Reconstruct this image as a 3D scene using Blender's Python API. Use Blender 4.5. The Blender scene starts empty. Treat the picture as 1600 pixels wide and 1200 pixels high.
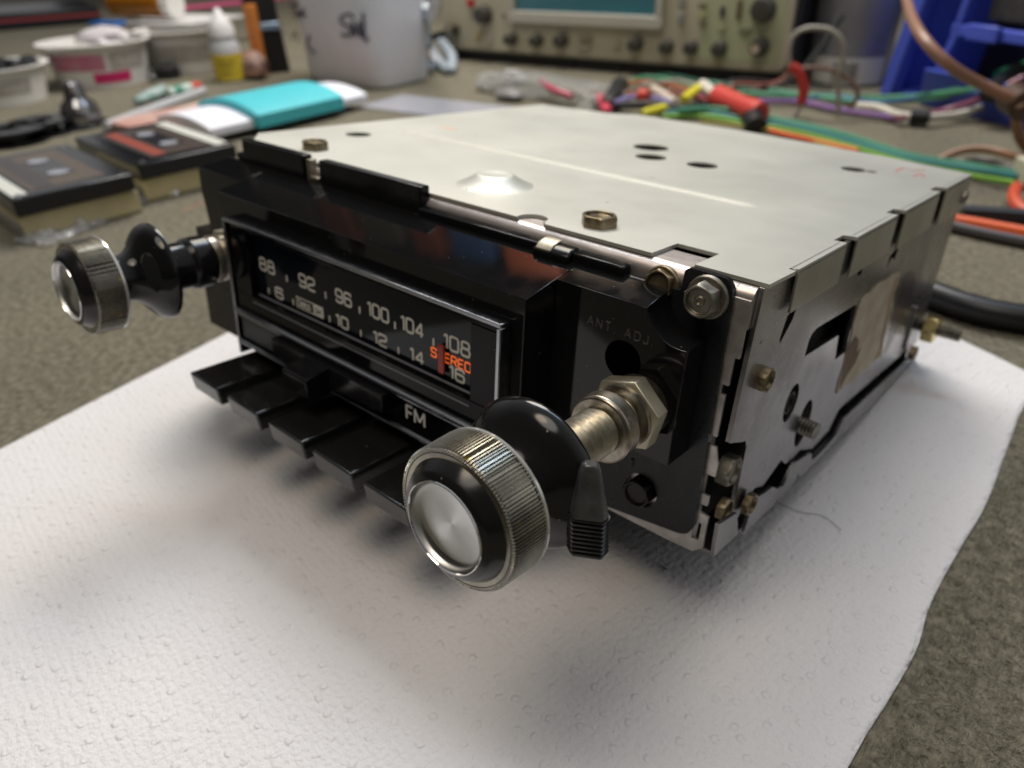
import bpy, bmesh, math, random
import numpy as np
from mathutils import Vector, Matrix

random.seed(7)
U = 0.001                                   # everything below is written in millimetres
sc = bpy.context.scene
col = sc.collection

# ------------------------------------------------------------------ camera
# radio frame: x along the front, y into the depth, z up, origin on the top front right corner of the cover.
FOC = 1164.39
CR = np.array([47.702, -126.771, 43.574])   # camera in the radio frame
RR = np.array([[0.7526, -0.33198, 0.56866], [0, 0, 0], [0, 0, 0]])
def rot(a, b, c):
    ca, sa, cb, sb, cc, s_ = np.cos(a), np.sin(a), np.cos(b), np.sin(b), np.cos(c), np.sin(c)
    Rz = np.array([[ca, -sa, 0], [sa, ca, 0], [0, 0, 1]])
    Rx = np.array([[1, 0, 0], [0, cb, -sb], [0, sb, cb]])
    Ry = np.array([[cc, -s_, 0], [s_, cc, 0], [0, 0, 1]])
    return Rz @ Rx @ Ry
RR = rot(*[math.radians(v) for v in (39.83392, 62.59258, 2.79723)])
TILT = math.radians(6.0)                    # the radio's front is propped up
ORG = np.array([0, 153.0, -67.0])
MT = np.array([[1, 0, 0], [0, math.cos(TILT), math.sin(TILT)], [0, -math.sin(TILT), math.cos(TILT)]])
CW = MT @ (CR - ORG)
RW = MT @ RR

cam = bpy.data.cameras.new('camera')
cam.sensor_width = 36; cam.sensor_fit = 'HORIZONTAL'
cam.lens = FOC / 1600 * 36
cam.clip_start = 0.005; cam.clip_end = 30
cam.dof.use_dof = True
cam.dof.focus_distance = 0.128
cam.dof.aperture_fstop = 17.0
camo = bpy.data.objects.new('camera', cam); col.objects.link(camo)
m4 = Matrix([list(RW[0]) + [CW[0] * U], list(RW[1]) + [CW[1] * U], list(RW[2]) + [CW[2] * U], [0, 0, 0, 1]])
camo.matrix_world = m4
sc.camera = camo

# ------------------------------------------------------------------ light
w = bpy.data.worlds.new('World'); sc.world = w; w.use_nodes = True
wn = w.node_tree.nodes; wl = w.node_tree.links
bg = wn['Background']
tc = wn.new('ShaderNodeTexCoord'); sx = wn.new('ShaderNodeSeparateXYZ'); wl.new(tc.outputs['Generated'], sx.inputs[0])
ry = wn.new('ShaderNodeValToRGB'); rz = wn.new('ShaderNodeValToRGB'); mr = wn.new('ShaderNodeMapRange')
mr.inputs[1].default_value = -1; mr.inputs[2].default_value = 1; wl.new(sx.outputs['Y'], mr.inputs[0]); wl.new(mr.outputs[0], ry.inputs[0])
ry.color_ramp.elements[0].position = .30; ry.color_ramp.elements[0].color = (.05, .046, .042, 1)      # the dark end of the room, behind the camera
ry.color_ramp.elements[1].position = .85; ry.color_ramp.elements[1].color = (.80, .81, .82, 1)        # the bright wall beyond the bench
wl.new(sx.outputs['Z'], rz.inputs[0]); rz.color_ramp.elements[0].position = .0; rz.color_ramp.elements[0].color = (.25, .24, .23, 1)
rz.color_ramp.elements[1].position = .35; rz.color_ramp.elements[1].color = (1, 1, 1, 1)
wm = wn.new('ShaderNodeMix'); wm.data_type = 'RGBA'; wm.blend_type = 'MULTIPLY'; wm.inputs[0].default_value = 1
wl.new(ry.outputs[0], wm.inputs[6]); wl.new(rz.outputs[0], wm.inputs[7]); wl.new(wm.outputs[2], bg.inputs[0])
bg.inputs[1].default_value = 0.92

def area(name, loc, aim, size, power, color, shape='DISK', size_y=None):
    l = bpy.data.lights.new(name, 'AREA'); l.shape = shape; l.size = size * U
    if size_y: l.size_y = size_y * U
    l.energy = power; l.color = color
    o = bpy.data.objects.new(name, l); col.objects.link(o)
    o.location = Vector(loc) * U
    d = Vector(aim) - Vector(loc)
    o.rotation_euler = d.to_track_quat('-Z', 'Y').to_euler()
    return o
area('bench_lamp', (-80, -270, 380), (-70, -150, 0), 100, .13, (1.0, .76, .50))
area('overhead_lamp', (-80, -440, 1100), (-60, -140, 0), 620, 3.5, (1.0, .92, .82))
area('ceiling_tube', (-330, 430, 1050), (-60, -100, 0), 900, 3.6, (.56, .74, 1.0), 'RECTANGLE', 90)
area('rear_fill_light', (-560, 420, 850), (-560, 560, 0), 550, 10.5, (1.0, .91, .78))  # added fill that brightens the background, not a lamp of the room

sc.view_settings.view_transform = 'Standard'
sc.view_settings.look = 'None'
sc.view_settings.gamma = 1; sc.view_settings.exposure = 0.08
sc.view_settings.use_curve_mapping = False
sc.cycles.max_bounces = 8; sc.cycles.transparent_max_bounces = 12
sc.cycles.caustics_reflective = False; sc.cycles.caustics_refractive = False
sc.cycles.use_denoising = True
sc.cycles.sample_clamp_indirect = 6

# ------------------------------------------------------------------ helpers
def ray(px, py): return np.array([(px - 800) / FOC, (600 - py) / FOC, -1.0])
def un(ax, c, px, py):                       # point of the radio on the plane axis=c seen at a pixel
    d = RR @ ray(px, py); return CR + (c - CR[ax]) / d[ax] * d
def at(px, py, h=0.0):                       # point of the bench (world mm) at height h
    d = RW @ ray(px, py); return CW + (h - CW[2]) / d[2] * d
def up(b, px, py):                           # height of the pixel's ray above / below a point of the bench
    d = RW @ ray(px, py); u = d[:2]; t = ((np.array(b[:2]) - CW[:2]) @ u) / (u @ u); return (CW + t * d)[2]

def V(*a): return np.array(a, float)
def unit(v): v = np.array(v, float); return v / (np.linalg.norm(v) + 1e-12)
def frame_of(d):
    d = unit(d); a = V(0, 0, 1) if abs(d[2]) < .9 else V(1, 0, 0)
    x = unit(np.cross(a, d)); return x, np.cross(d, x), d
def spline(pts, n=10):
    P = [np.array(p, float) for p in pts]; P = [2 * P[0] - P[1]] + P + [2 * P[-1] - P[-2]]; o = []
    for i in range(1, len(P) - 2):
        for k in range(n):
            t = k / n; a, b, c, d = P[i - 1:i + 3]
            o.append(.5 * ((2 * b) + (c - a) * t + (2 * a - 5 * b + 4 * c - d) * t * t + (-a + 3 * b - 3 * c + d) * t ** 3))
    o.append(P[-2]); return o
def circ(cx, cy, r, n=28, ry=None):
    ry = ry or r
    return [(cx + r * math.cos(2 * math.pi * k / n), cy + ry * math.sin(2 * math.pi * k / n)) for k in range(n)]
def arc(cx, cy, r, a0, a1, n=8):
    return [(cx + r * math.cos(math.radians(a0 + (a1 - a0) * k / n)), cy + r * math.sin(math.radians(a0 + (a1 - a0) * k / n))) for k in range(n + 1)]
def rnd(poly, r, n=4, closed=True):          # round the corners of a polygon / polyline
    o = []; L = len(poly)
    for i, p in enumerate(poly):
        if not closed and i in (0, L - 1): o.append(tuple(p)); continue
        a = np.array(poly[i - 1], float); b = np.array(p, float); c = np.array(poly[(i + 1) % L], float)
        rr = min(r, np.linalg.norm(a - b) * .48, np.linalg.norm(c - b) * .48)
        s, e = b + unit(a - b) * rr, b + unit(c - b) * rr
        for k in range(n + 1):
            t = k / n; q = (1 - t) ** 2 * s + 2 * t * (1 - t) * b + t * t * e; o.append(tuple(q))
    return o

class MB:
    def __init__(s): s.v = []; s.f = []; s.T = None
    def add(s, vs, fs):
        k = len(s.v)
        for p in vs:
            p = np.array(p, float)
            if s.T is not None: p = s.T[0] @ p + s.T[1]
            s.v.append(p)
        s.f += [tuple(i + k for i in f) for f in fs]; return s
    def at(s, base, deg=0):
        a = math.radians(deg); s.T = (np.array([[math.cos(a), -math.sin(a), 0], [math.sin(a), math.cos(a), 0], [0, 0, 1]]), np.array(base, float)); return s
    def box(s, x0, x1, y0, y1, z0, z1):
        return s.add([(x, y, z) for z in (z0, z1) for y in (y0, y1) for x in (x0, x1)],
                     [(0, 2, 3, 1), (4, 5, 7, 6), (0, 1, 5, 4), (2, 6, 7, 3), (0, 4, 6, 2), (1, 3, 7, 5)])
    def prism(s, poly, ax, a0, a1):          # polygon in the other two axes, extruded along ax from a0 to a1
        def mk(p, a):
            if ax == 0: return (a, p[0], p[1])
            if ax == 1: return (p[0], a, p[1])
            return (p[0], p[1], a)
        n = len(poly); vs = [mk(p, a0) for p in poly] + [mk(p, a1) for p in poly]
        fs = [tuple(range(n)), tuple(range(2 * n - 1, n - 1, -1))] + [(i, n + i, n + (i + 1) % n, (i + 1) % n) for i in range(n)]
        return s.add(vs, fs)
    def lathe(s, prof, c, d, n=48, a0=0, a1=360, wob=None, caps=True):   # prof: (distance along d, radius)
        x, y, z = frame_of(d); c = np.array(c, float); full = abs(a1 - a0) >= 359.9; m = n if full else n + 1; vs = []; fs = []
        for (t, r) in prof:
            for k in range(m):
                a = math.radians(a0 + (a1 - a0) * k / n); q = r * (wob(a, t) if wob else 1)
                vs.append(c + z * t + (x * math.cos(a) + y * math.sin(a)) * q)
        for i in range(len(prof) - 1):
            for k in range(n):
                k2 = (k + 1) % m if full else k + 1
                fs.append((i * m + k, i * m + k2, (i + 1) * m + k2, (i + 1) * m + k))
        if full and caps:
            if prof[0][1] > 1e-6: fs.append(tuple(range(m - 1, -1, -1)))
            if prof[-1][1] > 1e-6: fs.append(tuple((len(prof) - 1) * m + k for k in range(m)))
        return s.add(vs, fs)
    def hexa(s, c, d, r, h, spin=0, ch=.12):
        x, y, z = frame_of(d); c = np.array(c, float); vs = []; n = 6
        for t, q in ((0, 1), (h * (1 - ch), 1), (h, .9)):
            for k in range(n):
                a = math.radians(spin + 60 * k); vs.append(c + z * t + (x * math.cos(a) + y * math.sin(a)) * r * q)
        fs = [tuple(range(5, -1, -1)), tuple(range(12, 18))] + [(j * 6 + k, j * 6 + (k + 1) % 6, j * 6 + 6 + (k + 1) % 6, j * 6 + 6 + k) for j in (0, 1) for k in range(6)]
        return s.add(vs, fs)
    def tube(s, pts, r, n=10, cap=True):
        P = [np.array(p, float) for p in pts]; L = len(P); vs = []; fs = []
        rr = r if hasattr(r, '__len__') else [r] * L
        up_ = None
        for i, p in enumerate(P):
            d = unit(P[min(i + 1, L - 1)] - P[max(i - 1, 0)])
            if up_ is None: x, y, _ = frame_of(d)
            else:
                x = up_ - d * (up_ @ d); x = unit(x); y = np.cross(d, x)
            up_ = x
            for k in range(n):
                a = 2 * math.pi * k / n; vs.append(p + (x * math.cos(a) + y * math.sin(a)) * rr[i])
        for i in range(L - 1):
            for k in range(n): fs.append((i * n + k, i * n + (k + 1) % n, (i + 1) * n + (k + 1) % n, (i + 1) * n + k))
        if cap: fs += [tuple(range(n - 1, -1, -1)), tuple((L - 1) * n + k for k in range(n))]
        return s.add(vs, fs)
    def plate(s, outline, holes, mp, t):     # flat plate with holes; mp(u, v, w) maps to space, w from 0 to t
        cu = bpy.data.curves.new('tmp', 'CURVE'); cu.dimensions = '2D'; cu.fill_mode = 'BOTH'; cu.extrude = t / 2
        for loop in [outline] + list(holes):
            sp = cu.splines.new('POLY'); sp.points.add(len(loop) - 1)
            for k, (a, b) in enumerate(loop): sp.points[k].co = (a, b, 0, 1)
            sp.use_cyclic_u = True
        ob = bpy.data.objects.new('tmp', cu); me = ob.to_mesh()
        vs = [mp(v.co[0], v.co[1], v.co[2] + t / 2) for v in me.vertices]; fs = [tuple(p.vertices) for p in me.polygons]
        ob.to_mesh_clear(); bpy.data.objects.remove(ob); bpy.data.curves.remove(cu)
        return s.add(vs, fs)
    def build(s, name, mat, parent=None, origin=None, bevel=0, smooth=True, seg=2, sub=0, weld=0):
        if origin is None: origin = parent['_o'] if parent is not None and '_o' in parent else (0, 0, 0)
        o_ = np.array(origin, float)
        me = bpy.data.meshes.new(name)
        me.from_pydata([tuple((p - o_) * U) for p in s.v], [], s.f); me.update()
        bm = bmesh.new(); bm.from_mesh(me)
        if weld: bmesh.ops.remove_doubles(bm, verts=bm.verts, dist=weld * U)
        bmesh.ops.recalc_face_normals(bm, faces=bm.faces); bm.to_mesh(me); bm.free()
        me.materials.append(mat)
        ob = bpy.data.objects.new(name, me); col.objects.link(ob)
        if parent is not None: ob.parent = parent
        else: ob.location = tuple(o_ * U)
        ob['_o'] = [float(q) for q in o_]
        if smooth:
            for p in me.polygons: p.use_smooth = True
            me.set_sharp_from_angle(angle=math.radians(35))
        if bevel:
            b = ob.modifiers.new('bevel', 'BEVEL'); b.width = bevel * U; b.segments = seg; b.limit_method = 'ANGLE'; b.angle_limit = math.radians(40); b.use_clamp_overlap = True
            b.harden_normals = False
        if sub:
            q = ob.modifiers.new('sub', 'SUBSURF'); q.levels = sub; q.render_levels = sub
        return ob

def thing(name, label, cat, base, group=None, rotz=0):
    o = bpy.data.objects.new(name, None); col.objects.link(o); o.empty_display_size = .01
    base = np.array(base, float); o.location = tuple(base * U); o['_o'] = [float(q) for q in base]
    o['label'] = label; o['category'] = cat
    if group: o['group'] = group
    return o
def tag(o, label, cat, group=None):
    o['label'] = label; o['category'] = cat
    if group: o['group'] = group
    return o

# ------------------------------------------------------------------ materials
MATS = {}
def mat(name, color, rough=.5, metal=0, var=0, vscale=200, color2=None, bump=0, bscale=1500, bdist=.1, rvar=0, spec=.5, trans=0, ior=1.45,
        alpha=1, coat=0, aniso=0, emit=None, es=0, specks=None, detail=4, sheen=0, stretch=None):
    if name in MATS: return MATS[name]
    m = bpy.data.materials.new(name); m.use_nodes = True; MATS[name] = m
    N = m.node_tree.nodes; L = m.node_tree.links; b = N['Principled BSDF']
    c4 = tuple(color) + (1,)
    b.inputs['Base Color'].default_value = c4; b.inputs['Roughness'].default_value = rough; b.inputs['Metallic'].default_value = metal
    b.inputs['Specular IOR Level'].default_value = spec; b.inputs['Transmission Weight'].default_value = trans; b.inputs['IOR'].default_value = ior
    b.inputs['Alpha'].default_value = alpha; b.inputs['Coat Weight'].default_value = coat; b.inputs['Coat Roughness'].default_value = .08
    b.inputs['Sheen Weight'].default_value = sheen
    if emit: b.inputs['Emission Color'].default_value = tuple(emit) + (1,); b.inputs['Emission Strength'].default_value = es
    T = N.new('ShaderNodeTexCoord'); src = T.outputs['Object']
    if stretch:
        mp = N.new('ShaderNodeMapping'); mp.inputs['Scale'].default_value = stretch; L.new(src, mp.inputs[0]); src = mp.outputs[0]
    def noise(s, d=detail, r=.55):
        n = N.new('ShaderNodeTexNoise'); n.inputs['Scale'].default_value = s; n.inputs['Detail'].default_value = d; n.inputs['Roughness'].default_value = r
        L.new(src, n.inputs['Vector']); return n
    out = None
    if var or color2 is not None:
        n = noise(vscale); r = N.new('ShaderNodeValToRGB'); r.color_ramp.elements[0].position = .35; r.color_ramp.elements[1].position = .68
        c2 = color2 if color2 is not None else [max(0, q * (1 - var)) for q in color]
        r.color_ramp.elements[0].color = tuple(c2) + (1,); r.color_ramp.elements[1].color = c4
        L.new(n.outputs['Fac'], r.inputs[0]); out = r.outputs[0]
    if specks:                               # small specks of dust: (colour, scale, threshold)
        v = N.new('ShaderNodeTexVoronoi'); v.inputs['Scale'].default_value = specks[1]; L.new(T.outputs['Object'], v.inputs['Vector'])
        lt = N.new('ShaderNodeMath'); lt.operation = 'LESS_THAN'; lt.inputs[1].default_value = specks[2]; L.new(v.outputs['Distance'], lt.inputs[0])
        gt = N.new('ShaderNodeMath'); gt.operation = 'GREATER_THAN'; gt.inputs[1].default_value = .6
        sp_ = N.new('ShaderNodeSeparateColor'); L.new(v.outputs['Color'], sp_.inputs[0]); L.new(sp_.outputs[0], gt.inputs[0])
        mu = N.new('ShaderNodeMath'); mu.operation = 'MULTIPLY'; L.new(lt.outputs[0], mu.inputs[0]); L.new(gt.outputs[0], mu.inputs[1])
        mx = N.new('ShaderNodeMix'); mx.data_type = 'RGBA'; L.new(mu.outputs[0], mx.inputs[0])
        if out is not None: L.new(out, mx.inputs[6])
        else: mx.inputs[6].default_value = c4
        mx.inputs[7].default_value = tuple(specks[0]) + (1,); out = mx.outputs[2]
        mr2 = N.new('ShaderNodeMapRange'); mr2.inputs[3].default_value = rough; mr2.inputs[4].default_value = .8; L.new(mu.outputs[0], mr2.inputs[0])
        if not rvar: L.new(mr2.outputs[0], b.inputs['Roughness'])
    if out is not None: L.new(out, b.inputs['Base Color'])
    if rvar:
        n = noise(vscale * 1.7, 6, .65); mr = N.new('ShaderNodeMapRange'); mr.inputs[1].default_value = .3; mr.inputs[2].default_value = .7
        mr.inputs[3].default_value = max(.02, rough - rvar); mr.inputs[4].default_value = rough + rvar
        L.new(n.outputs['Fac'], mr.inputs[0]); L.new(mr.outputs[0], b.inputs['Roughness'])
    if bump:
        n = noise(bscale, 6, .6); bp = N.new('ShaderNodeBump'); bp.inputs['Strength'].default_value = bump; bp.inputs['Distance'].default_value = bdist * U
        L.new(n.outputs['Fac'], bp.inputs['Height']); L.new(bp.outputs[0], b.inputs['Normal'])
    if aniso:
        b.inputs['Anisotropic'].default_value = aniso
        tg = N.new('ShaderNodeTangent'); tg.direction_type = 'RADIAL'; tg.axis = 'Y'; L.new(tg.outputs[0], b.inputs['Tangent'])
    return m

DUST = ((.30, .29, .27), 700, .07)
PLASTIC = mat('black_plastic', (.0065, .0065, .007), .06, rvar=.035, vscale=90, specks=((.16, .155, .14), 420, .055), bump=.03, bscale=300, bdist=.03, spec=.36)
PLASTIC_SATIN = mat('black_plastic_satin', (.008, .008, .009), .15, rvar=.06, vscale=150, specks=((.14, .13, .12), 420, .05), bump=.08, bscale=900, bdist=.03, spec=.25)
BUTTON = mat('button_plastic', (.010, .0098, .010), .16, rvar=.07, vscale=160, specks=((.15, .14, .12), 300, .05), bump=.10, bscale=900, bdist=.03, spec=.75)
FLANGE = mat('flange_plastic', (.014, .015, .018), .30, spec=.35, rvar=.06, vscale=200, bump=.2, bscale=900, bdist=.05)
COVER = mat('zinc_cover', (.61, .61, .555), .46, metal=.5, color2=(.545, .555, .51), vscale=15, rvar=.05, bump=.12, bscale=2600, bdist=.02, specks=((.26, .22, .17), 95, .045), detail=7)
BEADM = mat('zinc_bead', (.60, .595, .53), .62, metal=.25)
SIDE = mat('plated_side', (.37, .36, .37), .27, metal=.9, color2=(.19, .18, .18), vscale=34, rvar=.09, bump=.16, bscale=520, bdist=.04, specks=((.06, .05, .04), 170, .085), detail=9)
FLG = mat('cover_flange_metal', (.46, .45, .41), .36, metal=.85, color2=(.36, .345, .30), vscale=60, rvar=.07, bump=.2, bscale=1500, bdist=.02)
FRONTM = mat('plated_front', (.52, .49, .47), .38, metal=.8, color2=(.34, .315, .295), vscale=260, bump=.3, bscale=2600, bdist=.03, rvar=.05)
ROLL = mat('rolled_edge', (.80, .74, .72), .34, metal=.85, color2=(.66, .60, .58), vscale=500, rvar=.05, stretch=(.25, 1, 1))
DARK = mat('cavity_shade', (.012, .011, .010), .6)
BRASS = mat('yellowed_zinc', (.34, .28, .18), .36, metal=.85, color2=(.13, .10, .06), vscale=330, bump=.2, bscale=1500, bdist=.03)
STEELB = mat('dull_bolt', (.30, .285, .24), .42, metal=.85, color2=(.15, .135, .11), vscale=380, bump=.2, bscale=1800, bdist=.03)
DBOLT = mat('black_bolt', (.03, .027, .024), .4, metal=.6)
NUTM = mat('nickel_nut', (.46, .43, .35), .42, metal=.9, color2=(.27, .245, .185), vscale=260, bump=.3, bscale=1500, bdist=.04, rvar=.1)
COLLAR = mat('worn_collar', (.42, .38, .32), .30, metal=.95, color2=(.22, .19, .15), vscale=420, bump=.3, bscale=1800, bdist=.03)
CHROME = mat('chrome_trim', (.36, .37, .40), .22, metal=1, rvar=.05, vscale=250, bump=.03, bscale=900, bdist=.02)
KNURL = mat('knurled_acrylic', (.40, .38, .31), .25, metal=.85, color2=(.22, .205, .18), vscale=140, rvar=.06, specks=((.45, .38, .05), 240, .10))
CLEAR = mat('clear_acrylic', (.9, .9, .88), .06, trans=1, ior=1.49)
DISC = mat('spun_disc', (.50, .50, .49), .28, metal=1, aniso=.9)
BEVELM = mat('knob_black', (.010, .010, .011), .20, rvar=.05, specks=((.2, .19, .17), 420, .06), vscale=200)
GLASS_DIAL = mat('dial_face', (.005, .007, .012), .06, spec=.22, specks=((.06, .06, .06), 260, .05))
INK = mat('dial_ink', (.66, .64, .58), .5)
INKW = mat('white_ink', (.75, .74, .72), .5)
INKO = mat('glowing_orange_ink', (.90, .17, .03), .5, emit=(1, .16, .03), es=.35)  # lettering glows by itself: brightness put in as emission, no lamp behind
REDP = mat('red_pointer', (.42, .022, .008), .3, color2=(.24, .014, .006), vscale=180)
LABELM = mat('old_label', (.58, .52, .41), .7, color2=(.42, .34, .24), vscale=110, bump=.4, bscale=400, bdist=.15, detail=7)
STAIN = mat('rub_mark', (.07, .06, .05), .6)

# ------------------------------------------------------------------ the bench mat and the paper towel
def bench_mat():
    m = bpy.data.materials.new('felt_mat'); m.use_nodes = True; N = m.node_tree.nodes; L = m.node_tree.links; b = N['Principled BSDF']
    b.inputs['Roughness'].default_value = .95; b.inputs['Specular IOR Level'].default_value = .25; b.inputs['Sheen Weight'].default_value = .15
    T = N.new('ShaderNodeTexCoord')
    def noise(s, d=6, r=.6, src=None):
        n = N.new('ShaderNodeTexNoise'); n.inputs['Scale'].default_value = s; n.inputs['Detail'].default_value = d; n.inputs['Roughness'].default_value = r
        L.new(src or T.outputs['Object'], n.inputs['Vector']); return n
    big = noise(14); mid = noise(320, 4); fine = noise(1500, 3, .7)
    mp = N.new('ShaderNodeMapping'); mp.inputs['Rotation'].default_value = (0, 0, .5); mp.inputs['Scale'].default_value = (1, .28, 1); L.new(T.outputs['Object'], mp.inputs[0])
    fib = noise(1300, 5, .7, mp.outputs[0])
    r = N.new('ShaderNodeValToRGB'); r.color_ramp.elements[0].position = .36; r.color_ramp.elements[1].position = .66
    r.color_ramp.elements[0].color = (.060, .054, .034, 1); r.color_ramp.elements[1].color = (.33, .30, .215, 1)
    ad = N.new('ShaderNodeMix'); ad.data_type = 'FLOAT'; ad.inputs[0].default_value = .5; L.new(mid.outputs['Fac'], ad.inputs[2]); L.new(fib.outputs['Fac'], ad.inputs[3])
    L.new(ad.outputs[0], r.inputs[0])
    mx = N.new('ShaderNodeMix'); mx.data_type = 'RGBA'; mx.blend_type = 'MULTIPLY'; mx.inputs[0].default_value = .5
    r2 = N.new('ShaderNodeValToRGB'); r2.color_ramp.elements[0].position = .3; r2.color_ramp.elements[0].color = (.62, .64, .68, 1); r2.color_ramp.elements[1].position = .7; r2.color_ramp.elements[1].color = (1, 1, 1, 1)
    L.new(big.outputs['Fac'], r2.inputs[0]); L.new(r.outputs[0], mx.inputs[6]); L.new(r2.outputs[0], mx.inputs[7]); L.new(mx.outputs[2], b.inputs['Base Color'])
    bp = N.new('ShaderNodeBump'); bp.inputs['Strength'].default_value = 1; bp.inputs['Distance'].default_value = 1.1 * U
    a2 = N.new('ShaderNodeMath'); a2.operation = 'ADD'; L.new(ad.outputs[0], a2.inputs[0])
    s2 = N.new('ShaderNodeMath'); s2.operation = 'MULTIPLY'; s2.inputs[1].default_value = .35; L.new(fine.outputs['Fac'], s2.inputs[0]); L.new(s2.outputs[0], a2.inputs[1])
    L.new(a2.outputs[0], bp.inputs['Height']); L.new(bp.outputs[0], b.inputs['Normal'])
    return m
FELT = bench_mat()
g = MB(); n = 2
g.add([(-3000, -900, 0), (1500, -900, 0), (1500, 2600, 0), (-3000, 2600, 0)], [(0, 1, 2, 3)])
bench = g.build('bench_surface', FELT, smooth=False); bench['kind'] = 'structure'; bench['label'] = 'grey felt mat covering the workbench'

# loose felt fibres near the camera, where the mat is in focus
edge_px = [(1600, 600), (1598, 640), (1572, 705), (1540, 790), (1505, 850), (1468, 915), (1448, 960), (1430, 1020), (1385, 1100), (1325, 1200)]
_E = sorted([tuple(at(*q)[:2]) for q in edge_px], key=lambda q: q[1])
def edge_x(y): return float(np.interp(y, [q[1] for q in _E], [q[0] for q in _E]))
fb = MB(); rf = random.Random(3)
FIB = mat('felt_fibre', (.26, .24, .185), .9, color2=(.10, .09, .06), vscale=300)
for k in range(26000):
    x = rf.uniform(30, 125); y = rf.uniform(-190, 150)
    if x < edge_x(y) + 2.5: continue
    a = rf.uniform(0, 6.283); l = rf.uniform(1.0, 3.2); wv = .07; h = rf.uniform(.2, .9)
    dx, dy = math.cos(a), math.sin(a); cx_, cy_ = x + dx * l / 2 - dy * rf.uniform(-.6, .6), y + dy * l / 2 + dx * rf.uniform(-.6, .6)
    fb.add([(x - dy * wv, y + dx * wv, .05), (x + dy * wv, y - dx * wv, .05), (cx_ + dy * wv, cy_ - dx * wv, h), (cx_ - dy * wv, cy_ + dx * wv, h), (x + dx * l, y + dy * l, rf.uniform(.05, .6))],
           [(0, 1, 2, 3), (3, 2, 4)])
fo = fb.build('felt_fibres', FIB, smooth=False); fo['kind'] = 'stuff'; fo['label'] = 'short loose fibres standing up from the felt mat'

def towel_mat():
    m = bpy.data.materials.new('paper_towel'); m.use_nodes = True; N = m.node_tree.nodes; L = m.node_tree.links; b = N['Principled BSDF']
    b.inputs['Base Color'].default_value = (.775, .765, .775, 1); b.inputs['Roughness'].default_value = .85; b.inputs['Specular IOR Level'].default_value = .3
    b.inputs['Subsurface Weight'].default_value = 0
    T = N.new('ShaderNodeTexCoord')
    mp = N.new('ShaderNodeMapping'); mp.inputs['Rotation'].default_value = (0, 0, math.radians(8)); L.new(T.outputs['Object'], mp.inputs[0])
    nz = N.new('ShaderNodeTexNoise'); nz.inputs['Scale'].default_value = 90; L.new(mp.outputs[0], nz.inputs['Vector'])
    # embossed dimples: flat topped discs on a loose grid
    v = N.new('ShaderNodeTexVoronoi'); v.inputs['Scale'].default_value = 178; v.inputs['Randomness'].default_value = .75; L.new(mp.outputs[0], v.inputs['Vector']); v.voronoi_dimensions = '2D'
    mr = N.new('ShaderNodeMapRange'); mr.interpolation_type = 'SMOOTHSTEP'; mr.inputs[1].default_value = .09; mr.inputs[2].default_value = .21; mr.inputs[3].default_value = 1; mr.inputs[4].default_value = 0
    L.new(v.outputs['Distance'], mr.inputs[0])
    v2 = N.new('ShaderNodeTexVoronoi'); v2.inputs['Scale'].default_value = 520; v2.inputs['Randomness'].default_value = .5; v2.voronoi_dimensions = '2D'; L.new(mp.outputs[0], v2.inputs['Vector'])
    f = N.new('ShaderNodeTexNoise'); f.inputs['Scale'].default_value = 1300; f.inputs['Detail'].default_value = 4; L.new(mp.outputs[0], f.inputs['Vector'])
    wv = N.new('ShaderNodeTexNoise'); wv.inputs['Scale'].default_value = 22; wv.inputs['Detail'].default_value = 3; L.new(mp.outputs[0], wv.inputs['Vector'])
    def mul(a, k):
        q = N.new('ShaderNodeMath'); q.operation = 'MULTIPLY'; L.new(a, q.inputs[0]); q.inputs[1].default_value = k; return q.outputs[0]
    def add(a, c):
        q = N.new('ShaderNodeMath'); q.operation = 'ADD'; L.new(a, q.inputs[0]); L.new(c, q.inputs[1]); return q.outputs[0]
    h = add(add(mul(mr.outputs[0], .26), mul(v2.outputs['Distance'], -.32)), add(mul(f.outputs['Fac'], .45), mul(wv.outputs['Fac'], 1.4)))
    bp = N.new('ShaderNodeBump'); bp.inputs['Strength'].default_value = 1; bp.inputs['Distance'].default_value = .85 * U; L.new(h, bp.inputs['Height']); L.new(bp.outputs[0], b.inputs['Normal'])
    return m
TOWEL = towel_mat()
# corners on the bench, traced from the sheet's edges
c_bl = at(0, 705) ; c_tl = V(*(at(355, 522))); dL = unit(c_tl - c_bl)
NL = c_bl - dL * 130; FL = V(-222, 130, 0)
FR = at(1600, 592) + V(6, 2, 0)
edge_px = [(1600, 600), (1598, 640), (1572, 705), (1540, 790), (1505, 850), (1468, 915), (1448, 960), (1430, 1020), (1385, 1100), (1325, 1200)]
right_edge = [FR] + [at(*q) for q in edge_px[1:]] + [at(1325, 1200) + V(-1, -70, 0)]
def resample(P, n):
    P = [np.array(p, float) for p in P]; s = [0]
    for i in range(1, len(P)): s.append(s[-1] + np.linalg.norm(P[i] - P[i - 1]))
    o = []
    for k in range(n):
        t = s[-1] * k / (n - 1); i = max(j for j in range(len(s)) if s[j] <= t + 1e-9); i = min(i, len(P) - 2)
        u = (t - s[i]) / (s[i + 1] - s[i] + 1e-9); o.append(P[i] * (1 - u) + P[i + 1] * u)
    return o
NU, NV = 150, 170
Lp = resample([FL, c_tl, c_bl, NL], NV); Rp = resample(spline(right_edge, 8), NV)
from mathutils import noise as mn
tw = MB(); vs = []
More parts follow.
